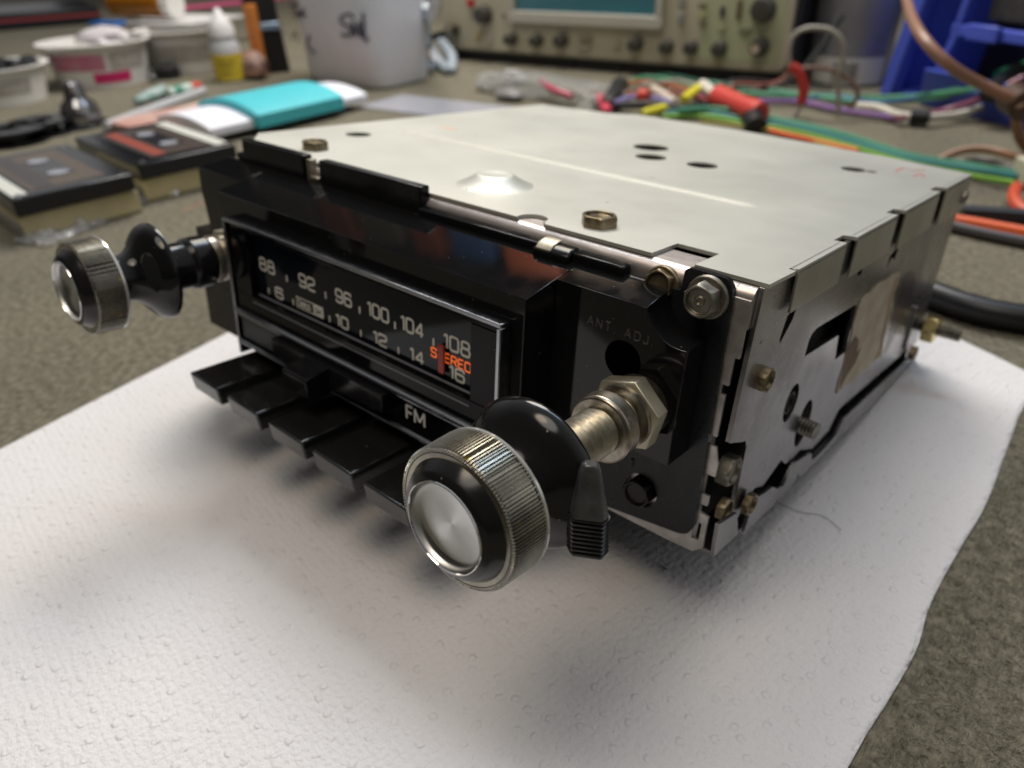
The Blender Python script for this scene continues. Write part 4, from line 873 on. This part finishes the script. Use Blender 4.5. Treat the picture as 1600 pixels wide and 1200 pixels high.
# handwriting drawn on the front face of the jug
def on_face(px, py):
    a = math.radians(ja); ex = V(math.cos(a), math.sin(a), 0); ny = V(math.sin(a), -math.cos(a), 0)
    d = RW @ ray(px, py); c0 = jb + ny * (jw * .62 * 1.03 + 1.2); t = ((c0 - CW) @ ny) / (d @ ny); P = CW + t * d
    k = 1 + .04 * 0; return P
q = MB()
for st in ([(553, 28), (545, 22), (532, 27), (533, 36), (545, 42), (548, 52), (538, 56), (533, 52)], [(549, 58), (551, 34), (556, 56), (560, 34), (563, 58)], [(566, 60), (567, 20), (570, 62), (576, 60)]):
    q.tube(spline([on_face(a, b) for a, b in st], 6), .95, 6)
q.build('handwriting', mat('marker_ink', (.045, .035, .07), .5), jug)
q = MB()
for st in ([(452, 10), (466, 8), (459, 9), (460, 28)], [(464, 18), (466, 27), (470, 17), (472, 27)], [(455, 62), (462, 50), (466, 66)], [(475, 14), (471, 22), (477, 25)], [(484, 55), (480, 70), (492, 84)]):
    q.tube(spline([on_face(a, b) for a, b in st], 6), .9, 6)
q.build('handwriting', MATS['marker_ink'], jug)

# cable coil and probe between jug and oscilloscope
for k, (pts, r_, c_, lb) in enumerate((([(664, 8, 70), (660, 40, 50), (672, 75, 12), (700, 110, 5), (706, 88, 12), (690, 66, 20)], 5.5, (.33, .39, .45), 'thick grey blue cable looping right of the white jug'),
                                   ([(680, 2, 90), (672, 30, 60), (668, 60, 22), (678, 92, 8), (696, 104, 4)], 4.0, (.55, .56, .60), 'pale thin cable inside the grey blue cable loop'))):
    wire([at(a, b, h) for a, b, h in pts], r_, c_, lb, 'cable', 'cables right of the jug', 'cable')
wire([at(669, 60, 22), at(690, 54, 26), at(712, 46, 34)], 4.2, (.012, .012, .014), 'black test clip hooked to the left corner of the oscilloscope', 'test clip', name='test_clip')
c_ = at(671, 116, 0); q = MB(); q.lathe([(0, 7), (8, 9), (14, 6), (16, 0)], c_, (0, 0, 1), 24); tag(q.build('metal_bead', mat('bead', (.5, .56, .66), .12, metal=.9), origin=tuple(c_)), 'bright round metal bead at the foot of the white jug', 'bead')

# oscilloscope
SB = at(697, 92); SE = at(1236, 136); sdir = unit(V(*(SE - SB)[:2], 0)); sdeg = math.degrees(math.atan2(sdir[1], sdir[0])); SL = np.linalg.norm((SE - SB)[:2]); sn = V(sdir[1], -sdir[0], 0)
scope = thing('oscilloscope', 'beige oscilloscope with rows of dark knobs and a teal screen', 'oscilloscope', SB)
SD = 4.0
def sp_(px, py):                            # a pixel on the instrument's front panel -> local (u, z)
    d = RW @ ray(px, py); c0 = SB + sn * 0; t = ((c0 - CW) @ sn) / (d @ sn); P = CW + t * d; return (P - SB) @ sdir, P[2]
uz = sp_(1225, 108)[1]; zb_ = sp_(960, 92)[1]; HS = 175
BEIGE = mat('beige_panel', (.52, .49, .38), .5, color2=(.46, .43, .33), vscale=18)
GREENP = mat('green_panel', (.43, .46, .30), .5)
def sbox(q, u0, u1, d0, d1, z0, z1): q.box(u0, u1, -d1, -d0, z0, z1)     # d grows towards the camera
q = MB().at(SB, sdeg); sbox(q, 0, SL, -250, -1, zb_ * .55, HS + 4); q.build('case', mat('scope_case', (.02, .022, .028), .4), scope, bevel=3)
q = MB().at(SB, sdeg); q.prism([(x, z) for x, z in rnd([(0, zb_), (SL - 8, zb_), (SL - 8, HS), (0, HS)], 9, 5)], 1, -1.5, 1); q.build('front_panel', BEIGE, scope, bevel=.6)
q = MB().at(SB, sdeg); q.prism(rnd([(0, zb_), (SL - 8, zb_), (SL - 8, HS), (0, HS)], 9, 5), 1, -4.5, -1.6)
uv = [sp_(811, 0), sp_(1030, 0), sp_(1030, 36), sp_(800, 30), sp_(1115, 98), sp_(1098, 40)]
q = MB().at(SB, sdeg); u0, u1 = uv[0][0] - 10, uv[1][0] + 8; zs = (uv[2][1] + uv[3][1]) / 2
for a_ in ((u0, u1, zs - 4, zs + 8), (u0, u0 + 8, zs + 8, HS - 18), (u1 - 8, u1, zs + 8, HS - 18), (u0, u1, HS - 18, HS - 8)): sbox(q, a_[0], a_[1], 1.6, 9, a_[2], a_[3])
q.build('screen_bezel', mat('bezel_beige', (.50, .49, .43), .4), scope, bevel=1.5)
q = MB().at(SB, sdeg); sbox(q, u0 + 8.2, u1 - 8.2, 1.6, 3, zs + 8.2, HS - 18.2); q.build('screen', mat('teal_screen', (.05, .17, .22), .12), scope)
ug = sp_(1095, 50)[0]; q = MB().at(SB, sdeg); sbox(q, ug, SL - 14, 1.6, 2.2, zb_ + 6, HS - 6); q.build('green_field', GREENP, scope)
kn_px = [(803, 60, 9), (843, 62, 9), (881, 62, 10), (997, 68, 10), (1045, 72, 9), (1083, 73, 9), (1127, 75, 10), (1190, 72, 12), (1195, 14, 16), (760, 22, 14)]
for px, py, r_ in kn_px:
    u_, z_ = sp_(px, py); s_ = r_ * .62
    q = MB().at(SB, sdeg); q.lathe([(2.2, s_ * 1.15), (6, s_ * 1.1), (6.5, s_), (15, s_ * .9), (15.5, s_ * .7), (15.5, 0)], (u_, 0, z_), (0, -1, 0), 24); q.build('knob', mat('scope_knob', (.06, .058, .052), .35), scope)
for px, py, c_, w_, h_ in ((738, 4, (.45, .03, .02), 9, 8), (748, 55, (.55, .42, .22), 5, 7), (768, 62, (.50, .49, .44), 5, 7), (790, 24, (.10, .10, .10), 3, 3), (1068, 2, (.30, .30, .28), 7, 8), (1066, 22, (.42, .42, .40), 7, 5), (1066, 34, (.30, .30, .28), 7, 3),
                           (1100, 8, (.20, .20, .12), 7, 5), (1100, 22, (.45, .45, .25), 7, 6), (1100, 36, (.20, .20, .12), 7, 3), (1131, 18, (.04, .04, .04), 4, 9), (1157, 14, (.12, .10, .05), 4, 16), (1130, 44, (.35, .38, .20), 6, 3), (966, 70, (.45, .40, .28), 5, 7), (918, 60, (.30, .26, .18), 15, 5), (915, 74, (.36, .34, .28), 15, 5), (1166, 46, (.22, .24, .15), 10, 5)):
    u_, z_ = sp_(px, py); q = MB().at(SB, sdeg); sbox(q, u_ - w_ / 2, u_ + w_ / 2, 2.2, 5.0, z_ - h_ / 2, z_ + h_ / 2); q.build('switch', mat('sw_%d_%d' % (px, py), c_, .4), scope, bevel=.5)
u_, z_ = sp_(712, 45); q = MB().at(SB, sdeg); q.lathe([(1.6, 8), (10, 8), (10, 5), (16, 5), (16, 0)], (u_, 0, z_), (0, -1, 0), 24); q.build('bnc_socket', NUTM, scope)
u_, z_ = sp_(1190, 72); q = MB().at(SB, sdeg); q.lathe([(15.6, 4), (20, 4), (20, 0)], (u_, 0, z_), (0, -1, 0), 20); q.build('bnc_socket', mat('bnc', (.6, .55, .5), .2, metal=1), scope)
q = MB().at(SB, sdeg); sbox(q, 4, SL - 4, -230, -2, .5, zb_ * .55)
for uu in (SL * .42, SL * .56, SL * .70, SL * .86): q.lathe([(0, 6), (zb_ * .6, 6)], (uu, 4, .2), (0, 0, 1), 16)
q.build('foot_rail', BLK, scope)
q = MB().at(SB, sdeg); q.prism(rnd([(-1, zb_ - 2.2), (SL - 6.5, zb_ - 2.2), (SL - 6.5, HS + 2), (-1, HS + 2)], 10, 5), 1, -.5, 3)
q.build('panel_rim', mat('rim_grey', (.30, .285, .235), .4), scope, bevel=.5)

# spray can
b_ = (at(1262, 128) + at(1392, 140)) / 2 + V(-12, 24, 0); rc = np.linalg.norm(at(1392, 140) - at(1262, 128)) / 2 * .97
can = thing('spray_can', 'grey metal can with barcode label behind the wire bundle', 'can', b_)
q = MB(); q.lathe([(0, rc * .96), (2, rc), (150, rc), (156, rc * .9), (165, rc * .6), (170, 0)], b_, (0, 0, 1), 56); q.build('can_body', mat('can_grey', (.34, .34, .37), .32, metal=.6, color2=(.26, .26, .29), vscale=30), can)
dd = lathe_deg(b_); zl0, zl1 = up(b_, 1330, 142) , up(b_, 1330, 98)
zl0, zl1 = 2.5, 25
q = MB(); q.lathe([(zl0, rc + .3), (zl1, rc + .3)], b_, (0, 0, 1), 30, a0=dd - 52, a1=dd + 55); lb_ = q.build('can_label', mat('can_white', (.62, .62, .60), .4), can)
q = MB(); rb = random.Random(2); a_ = dd - 20
while a_ < dd + 14:
    w_ = rb.choice((.6, 1.0, 1.6)); q.lathe([(zl0 + 2, rc + .6), (zl1 - 4, rc + .6)], b_, (0, 0, 1), 2, a0=a_, a1=a_ + w_); a_ += w_ + rb.choice((.6, 1.1, 1.8))
q.build('barcode', mat('bar_ink', (.05, .05, .05), .5), lb_)
q = MB()
for k in range(14): q.lathe([(zl1 + 16 + k * 3.2, rc + .25), (zl1 + 17.2 + k * 3.2, rc + .25)], b_, (0, 0, 1), 24, a0=dd - 30, a1=dd + 44 - (k % 3) * 6)
q.build('small_print', mat('can_print', (.24, .24, .27), .5), can)

# blue storage bin on the right
BLUE = mat('blue_plastic', (.07, .11, .58), .35, var=.15, vscale=15)
bo = at(1398, 146); be = at(1600, 196); bd = unit(V(*(be - bo)[:2], 0)); bn = V(-bd[1], bd[0], 0); bdeg = math.degrees(math.atan2(bd[1], bd[0]))
binn = thing('storage_bin', 'bright blue plastic storage bin with open front at the right', 'storage bin', bo)
q = MB().at(bo, bdeg)
q.add([(-6, 0, 0), (0, 0, 0), (0, 90, 0), (-6, 90, 0), (14, 0, 140), (20, 0, 140), (20, 90, 140), (14, 90, 140)], [(0, 3, 2, 1), (4, 5, 6, 7), (0, 1, 5, 4), (1, 2, 6, 5), (2, 3, 7, 6), (3, 0, 4, 7)])
q.add([(-6, -12, 0), (6, -12, 0), (6, 0, 0), (-6, 0, 0), (14, -8, 140), (30, -8, 140), (30, 0, 140), (14, 0, 140)], [(0, 3, 2, 1), (4, 5, 6, 7), (0, 1, 5, 4), (1, 2, 6, 5), (2, 3, 7, 6), (3, 0, 4, 7)])
q.build('side_wall', BLUE, binn, bevel=1)
q = MB().at(bo, bdeg); q.box(2, 190, 85, 90, 0, 140); q.build('shaded_back_wall', BLK, binn)  # shade inside the blue bin put into this wall's black
hf = up(bo + bd * 80, 1500, 118); q = MB().at(bo, bdeg)
q.add([(42, -14, 0), (200, -14, 0), (200, -4, 0), (42, -4, 0), (52, -26, 30), (200, -26, 30), (200, -22, 30), (52, -22, 30)], [(0, 3, 2, 1), (4, 5, 6, 7), (0, 1, 5, 4), (1, 2, 6, 5), (2, 3, 7, 6), (3, 0, 4, 7)])
q.box(0, 200, -4, 85, 0, 4); q.build('front_lip', BLUE, binn, bevel=1)
q = MB().at(bo, bdeg); q.box(56, 200, -14, -6, 54, 62); q.box(74, 102, -18, -14, 53, 64); q.box(130, 200, -18, -14, 53, 64)
q.add([(44, -14, 10), (50, -14, 10), (50, -6, 10), (44, -6, 10), (60, -14, 62), (66, -14, 62), (66, -6, 62), (60, -6, 62)], [(0, 3, 2, 1), (4, 5, 6, 7), (0, 1, 5, 4), (1, 2, 6, 5), (2, 3, 7, 6), (3, 0, 4, 7)])
q.add([(58, -14, 62), (64, -14, 62), (64, -6, 62), (58, -6, 62), (66, -14, 130), (72, -14, 130), (72, -6, 130), (66, -6, 130)], [(0, 3, 2, 1), (4, 5, 6, 7), (0, 1, 5, 4), (1, 2, 6, 5), (2, 3, 7, 6), (3, 0, 4, 7)])
q.build('cross_rail', BLUE, binn, bevel=1)
q = MB().at(bo, bdeg); q.box(74, 210, 0, 60, 66, 140); tag(q.build('foam_block', mat('dark_foam', (.055, .052, .045), .9, color2=(.03, .03, .028), vscale=150), origin=(bo[0], bo[1], 66)), 'dark grey foam block sitting in the top of the blue bin', 'foam')

# clear bag with parts in front of the oscilloscope
bc = at(850, 150); bagt = lump(bc + V(0, 0, 5), 84, 26, 13, 21, .35, 4)
a = math.radians(8)
tag(bagt.build('parts_bag', BAG, origin=tuple(bc)), 'clear zip bag of loose parts in front of the oscilloscope', 'bag')
for k, (px, py, rx, ry, rz, c_, lb) in enumerate(((803, 122, 16, 9, 8, (.42, .42, .44), 'pale grey part inside the clear zip bag'), (795, 148, 16, 9, 5, (.20, .19, .19), 'dark grey part inside the clear zip bag'))):
    c0 = at(px, py, 5); tag(lump(c0, rx, ry, rz, 30 + k, .12, 2).build('loose_part', mat('part_%d' % k, c_, .4), origin=tuple(c0)), lb, 'loose part')
wire([at(845, 128, 12), at(865, 140, 12), at(893, 150, 9)], 2.6, (.50, .06, .12), 'pink red wire inside the clear zip bag', 'wire')
# grey film sheet by the jug
o = quad_slab(at(560, 168), sdir * 150, V(-sdir[1], sdir[0], 0) * 60, .3, 1.0).build('film_sheet', mat('grey_film', (.36, .37, .42), .25), origin=tuple(at(560, 168))); tag(o, 'grey plastic film lying between the white jug and the radio', 'film')

def vpl(b, px, py):                          # point seen at a pixel on the upright plane through bench point b, facing the view
    n_ = unit(V(b[0] - CW[0], b[1] - CW[1], 0)); d = RW @ ray(px, py); t = ((np.array(b) - CW) @ n_) / (d @ n_); return CW + t * d
LB = at(1243, 184)
# ---- wire bundles behind the radio: (points px,py,height), radius, colour, label
GRN = (.05, .22, .11); TEAL = (.05, .22, .22); LIME = (.20, .42, .06); PUR = (.22, .12, .30); BRN = (.30, .15, .09); GRY = (.34, .33, .29); RED = (.55, .05, .03); ORG = (.72, .12, .03)
W_ = [
 ([(975, 137, 6), (1000, 122, 8), (1040, 124, 8), (1090, 138, 6), (1150, 146, 5), (1290, 152, 5), (1400, 152, 8), (1480, 146, 18), (1540, 136, 26)], 2.6, GRN, 'green wire running along the back of the bundle to the blue bin'),
 ([(1100, 128, 8), (1200, 140, 6), (1330, 158, 5), (1420, 158, 6), (1500, 148, 14)], 2.2, (.10, .30, .20), 'pale green wire in the middle of the rear bundle'),
 ([(1080, 150, 5), (1170, 158, 5), (1250, 160, 4), (1310, 172, 4), (1400, 185, 4)], 3.0, PUR, 'purple wire under the rear bundle'),
 ([(1400, 186, 6), (1470, 174, 6), (1540, 150, 20), (1600, 120, 34)], 2.6, (.30, .09, .16), 'maroon wire rising over the front of the blue bin'),
 ([(1340, 165, 6), (1372, 168, 7), (1400, 178, 7), (1424, 182, 7)], 3.4, (.66, .63, .54), 'cream wire ending at the black sleeve from the left'),
 ([(1450, 184, 7), (1500, 178, 7), (1545, 162, 12), (1600, 132, 26)], 3.4, (.68, .64, .56), 'cream wire leaving the black sleeve to the right'),
 ([(1005, 150, 6), (960, 140, 12), (1000, 128, 10), (1060, 136, 8), (1120, 150, 5)], 2.2, (.45, .12, .05), 'rust orange wire in the left part of the bundle'),
 ([(1040, 176, 5), (1100, 176, 5), (1160, 186, 4), (1250, 200, 3.5), (1330, 222, 3.5), (1420, 248, 3.5), (1500, 262, 4), (1590, 276, 6)], 2.5, TEAL, 'teal wire crossing behind the radio to the white connector'),
 ([(1035, 182, 3), (1100, 182, 3), (1160, 192, 2.5), (1250, 208, 2.2), (1330, 230, 2.2), (1420, 256, 2.2), (1500, 272, 2.2), (1585, 286, 5)], 2.2, LIME, 'lime green wire beside the teal wire behind the radio'),
 ([(1160, 188, 3), (1210, 206, 2.5), (1280, 222, 2.5), (1340, 236, 2.2)], 2.2, ORG, 'orange wire just behind the rear edge of the radio cover'),
 ([(1060, 172, 8), (1120, 170, 8), (1190, 182, 6), (1260, 196, 5), (1330, 214, 4.5), (1420, 242, 4), (1500, 256, 4.5), (1588, 270, 7)], 2.4, (.06, .26, .16), 'mid green wire above the teal wire'),
 ([(1150, 140, 5), (1200, 138, 7), (1226, 128, 10)], 2.0, (.10, .06, .05), 'short dark wire by the corner of the oscilloscope'),
 ([(1130, 150, 6), (1150, 132, 12), (1200, 132, 10), (1230, 120, 10)], 2.0, (.30, .10, .08), 'reddish wire looping from the red boot to the oscilloscope'),
 ([(1150, 140, 5), (1200, 136, 8), (1240, 118, 14)], 1.8, (.18, .12, .10), 'thin brown wire looping beside the reddish wire'),
 ([(960, 160, 10), (1000, 150, 9), (1050, 160, 7)], 2.4, (.26, .24, .50), 'lilac wire at the left end of the bundle'),
 ([(955, 165, 7), (1010, 163, 7), (1065, 168, 6), (1120, 160, 5), (1160, 168, 4)], 3.4, (.03, .03, .032), 'thick black wire at the bottom of the rear bundle'),
]
W_ += [
 ([(985, 131, 7), (1040, 118, 9), (1100, 128, 8), (1200, 146, 6), (1300, 148, 6), (1390, 156, 7), (1500, 138, 22)], 1.6, (.03, .14, .09), 'thin dark green wire at the top of the rear bundle'),
 ([(1230, 158, 5), (1300, 150, 6), (1370, 160, 7), (1440, 152, 12), (1540, 142, 24)], 1.5, (.07, .16, .36), 'thin blue wire woven through the rear bundle'),
 ([(1095, 190, 4), (1180, 200, 3), (1240, 212, 2.4), (1330, 240, 2)], 1.5, (.34, .30, .05), 'thin mustard wire under the teal wire'),
 ([(1000, 132, 12), (1060, 126, 12), (1110, 140, 10)], 1.5, (.40, .40, .36), 'thin pale wire above the yellow crimp sleeve'),
 ([(1120, 134, 10), (1160, 124, 14), (1210, 128, 10), (1250, 134, 8), (1300, 140, 6)], 1.4, (.05, .05, .05), 'thin black wire behind the red boot'),
 ([(1040, 144, 8), (1090, 150, 7), (1120, 168, 5), (1160, 180, 4)], 1.6, (.36, .05, .04), 'thin dark red wire beside the cream plug pin'),
]
for pts, r_, c_, lb in W_: wire([at(a, b, h) for a, b, h in pts], r_ * .84, c_, lb, 'wire', 'loose wires behind the radio')
# brown wire at the right with black strap
wire([at(1412, -20, 90), at(1430, 40, 80), at(1475, 95, 66), at(1530, 130, 52), at(1592, 158, 42), at(1640, 176, 30)], 3.2, (.30, .16, .11), 'thick brown wire curving down in front of the blue bin', 'wire')
wire([at(1592, 160, 42), at(1588, 185, 30), at(1596, 220, 14), at(1625, 250, 4)], 3.2, (.30, .16, .09), 'brown wire dropping to the mat at the right edge', 'wire')
wire([at(1466, 250, 3), at(1500, 236, 8), at(1545, 234, 10), at(1610, 252, 8)], 2.6, (.36, .20, .11), 'tan brown wire arching behind the rear corner of the radio', 'wire')
wire([at(1500, 334, 4), at(1560, 338, 4), at(1640, 344, 4)], 5.0, (.02, .018, .018), 'black cable just above the orange cable at the right', 'cable')
wire([at(1480, 344, 3), at(1530, 352, 3), at(1640, 372, 3)], 3.6, (.75, .12, .02), 'orange cable lying on the mat right of the radio', 'cable')
wire([at(1480, 352, 3), at(1540, 366, 3), at(1640, 386, 3)], 2.8, (.06, .055, .06), 'thin dark cable below the orange cable', 'cable')
wire([at(1440, 452, 6), at(1480, 468, 6), at(1530, 484, 6), at(1590, 496, 6), at(1660, 504, 6)], 5.3, (.012, .013, .018), 'thick black cable coming out behind the radio to the right edge', 'cable', n=14)
wire([at(1470, 262, 2), at(1530, 250, 2.5), at(1600, 268, 3)], 2.0, (.28, .27, .27), 'grey wire under the tan arch', 'wire')
cw = at(1590, 292); q = MB().at(cw, 40); q.box(-2, 26, -8, 8, 2, 16); tag(q.build('white_connector', mat('nylon', (.66, .62, .48), .4), origin=tuple(cw), bevel=1), 'cream connector at the end of the teal and lime wires', 'connector')
wire([at(1588, 292, 6), at(1584, 310, 5), at(1600, 330, 3), at(1640, 344, 2)], 3.2, (.62, .09, .04), 'red orange wire dropping from the cream connector', 'wire')
wire([at(1560, 118, 28), at(1600, 104, 30), at(1640, 90, 32)], 4.5, (.04, .30, .12), 'bright green wire end leaving a black sleeve above the bin', 'wire')
def sleeve(p0, p1, r_, c_, lb, name='sleeve', cat='sleeve', rough=.4):
    q = MB(); a, b = np.array(p0), np.array(p1); q.tube([a, a + (b - a) * .05, a + (b - a) * .95, b], [r_ * .85, r_, r_, r_ * .85], 18)
    return tag(q.build(name, mat('slv_%d_%d_%d' % tuple(int(x * 100) for x in c_), c_, rough), origin=(a[0], a[1], 0)), lb, cat)
sleeve(at(1422, 182, 7), at(1452, 184, 7), 5.6, (.014, .014, .016), 'black sleeve joining the two cream wires')
sleeve(at(1545, 148, 24), at(1592, 110, 30), 7, (.014, .014, .016), 'black sleeve on the green wires above the blue bin')
sleeve(at(1580, 150, 42), at(1604, 166, 40), 9, (.06, .03, .02), 'dark brown tie round the brown wires at the right edge', 'cable_tie', 'cable tie')
rb0, rb1 = at(1118, 150, 12), at(1188, 178, 10)
cl = thing('test_clip', 'red insulated clip boot with a black end among the wires', 'test clip', (rb0[0], rb0[1], 0))
q = MB(); q.tube([rb0 + (rb1 - rb0) * t for t in (0, .06, .3, .6, .85, 1)], [7, 9.5, 9, 8.2, 9.0, 8], 24); q.build('boot', mat('red_boot', (.55, .055, .045), .38), cl)
q = MB(); e0 = at(1175, 186, 7); e1 = at(1182, 200, 4); q.tube([e0 + V(0, 8, 2), e0, e1], [5, 8, 8], 20); q.build('boot_end', BLK, cl)
q = MB(); q.tube([at(1098, 132, 12), at(1120, 150, 12)], 4.5, 14); q.build('plug', mat('plug_white', (.66, .62, .56), .4), cl)
sleeve(at(1068, 156, 8), at(1094, 136, 10), 4.0, (.62, .56, .03), 'yellow crimp sleeve beside the red boot', 'crimp_sleeve')
sleeve(at(1004, 178, 5), at(1040, 168, 6), 3.6, (.62, .58, .04), 'yellow crimp sleeve at the end of the lime wire', 'crimp_sleeve')
sleeve(at(1020, 138, 9), at(1054, 160, 7), 3.6, (.58, .50, .42), 'cream plug pin lying left of the yellow sleeve', 'plug_pin', 'plug pin')
sleeve(at(935, 150, 6), at(950, 176, 5), 4.2, (.55, .06, .10), 'pink red crimp at the far left of the wires', 'crimp_sleeve')
sleeve(at(950, 168, 5), at(970, 132, 12), 8.0, (.014, .014, .016), 'black heat shrink standing at the left end of the bundle')
sleeve(at(1000, 150, 9), at(1014, 152, 9), 6.5, (.50, .05, .03), 'round red connector in the left part of the bundle', 'red_connector', 'connector')
L1_ = [vpl(LB, *q) for q in [(1243, 178), (1252, 160), (1256, 138), (1248, 112), (1234, 104)]]
wire(L1_[1:], 4.0, (.55, .05, .045), 'thick red looped insulation standing on the mat behind the radio', 'insulation', name='red_insulation')
wire([vpl(LB, 1255, 162), vpl(LB, 1246, 174), vpl(LB, 1240, 184)], 2.0, (.45, .40, .38), 'bare wire end under the red insulation', 'wire')
wire([vpl(LB, *q) for q in [(1234, 106), (1233, 80), (1240, 56), (1262, 44), (1295, 46), (1314, 62), (1318, 85), (1310, 120), (1310, 150), (1309, 182)]], 1.9, GRY, 'grey looped wire standing up in front of the can', 'wire', 'loose wires behind the radio')
wire([vpl(LB, *q) for q in [(1225, 120), (1262, 106), (1300, 110), (1330, 128), (1340, 150), (1326, 170)]], 1.7, (.20, .12, .09), 'dark brown wire arching in front of the can', 'wire', 'loose wires behind the radio')
LC = at(1258, 150)
wire([vpl(LC, *q) for q in [(1240, 124), (1262, 100), (1292, 62), (1308, 36), (1318, 22)]], 2.4, (.06, .065, .065), 'dark grey probe lead leaning across the can', 'wire')

for k, (pts, r_, lb) in enumerate((([(1195, 772, .9), (1215, 785, 1.1), (1250, 800, 1.0), (1285, 806, 1.0), (1314, 828, .9)], .07, 'fine dark hair lying on the paper towel right of the radio'), ([(1031, 884, .8), (1036, 886, 1.0), (1042, 889, .8)], .16, 'tiny dark crumb of thread on the paper towel below the radio'))):
    wire([at(a, b, h) for a, b, h in pts], r_, (.05, .045, .05), lb, 'hair' if k == 0 else 'thread', name='stray_hair' if k == 0 else 'thread_bit', n=5)
# shelf of part boxes above the bench, seen mirrored in the glossy bezel
SHW = mat('shelf_board', (.20, .17, .14), .6)
q = MB(); q.T = (np.array([[.98, -.2, 0], [.2, .98, 0], [0, 0, 1]]), V(-1500, 480, 0)); q.box(0, 1000, 0, 220, 660, 678); q.box(0, 18, 0, 220, .5, 660); q.box(982, 1000, 0, 220, .5, 660)
tag(q.build('wall_shelf', SHW, origin=(-1500, 480, 0)), 'wooden shelf above the bench behind the oscilloscope', 'shelf')
xx = 20
for k, (w_, h_, c_, nm) in enumerate(((150, 150, (.16, .14, .12), 'dark grey'), (90, 170, (.45, .13, .05), 'orange brown'), (120, 140, (.20, .20, .12), 'olive'), (80, 160, (.40, .10, .05), 'rust red'), (110, 150, (.03, .12, .32), 'blue'), (140, 170, (.50, .12, .05), 'bright orange'), (150, 150, (.24, .17, .12), 'brown'))):
    q = MB(); q.T = (np.array([[.98, -.2, 0], [.2, .98, 0], [0, 0, 1]]), V(-1500, 480, 0)); w_ *= .82; h_ *= .66; q.box(xx, xx + w_, 10, 130, 678.5, 678.5 + h_); xx += w_ + 34
    tag(q.build('parts_box', mat('boxc_%d' % k, tuple(v * .62 for v in c_), .5), origin=(-1500, 480, 678), bevel=2), nm + ' parts box standing on the shelf above the bench', 'box', 'boxes on the shelf')
# far background: dark shelf edge at the left, wall behind
fa = at(0, 60); q = MB(); d1 = unit(V(*(at(160, 46) - at(0, 60))[:2], 0)); d2 = V(-d1[1], d1[0], 0)
case_ = thing('laptop', 'closed black case with a red stripe at the far left edge', 'case', fa)
s0 = at(-200, 66); 
q = quad_slab(s0, d1 * (np.linalg.norm(at(160, 46) - s0)), d2 * 220, .5, 26); q.build('lid', mat('case_black', (.012, .013, .018), .3), case_, bevel=2)
q = quad_slab(s0 - d2 * .8 + d1 * 2, d1 * (np.linalg.norm(at(158, 46) - s0)), d2 * .7, 13, 17); q.build('stripe', mat('case_red', (.30, .05, .06), .4), case_)
ww = at(0, 60) 
q = MB(); q.add([(-2600, 700, 0), (1500, 1500, 0), (1500, 1500, 1500), (-2600, 700, 1500)], [(0, 1, 2, 3)])
wall = q.build('wall', mat('dark_wall', (.050, .045, .04), .8, color2=(.02, .02, .022), vscale=5), smooth=False); wall['kind'] = 'structure'; wall['label'] = 'dark wall behind the workbench'

for o in bpy.data.objects:
    if '_o' in o: del o['_o']
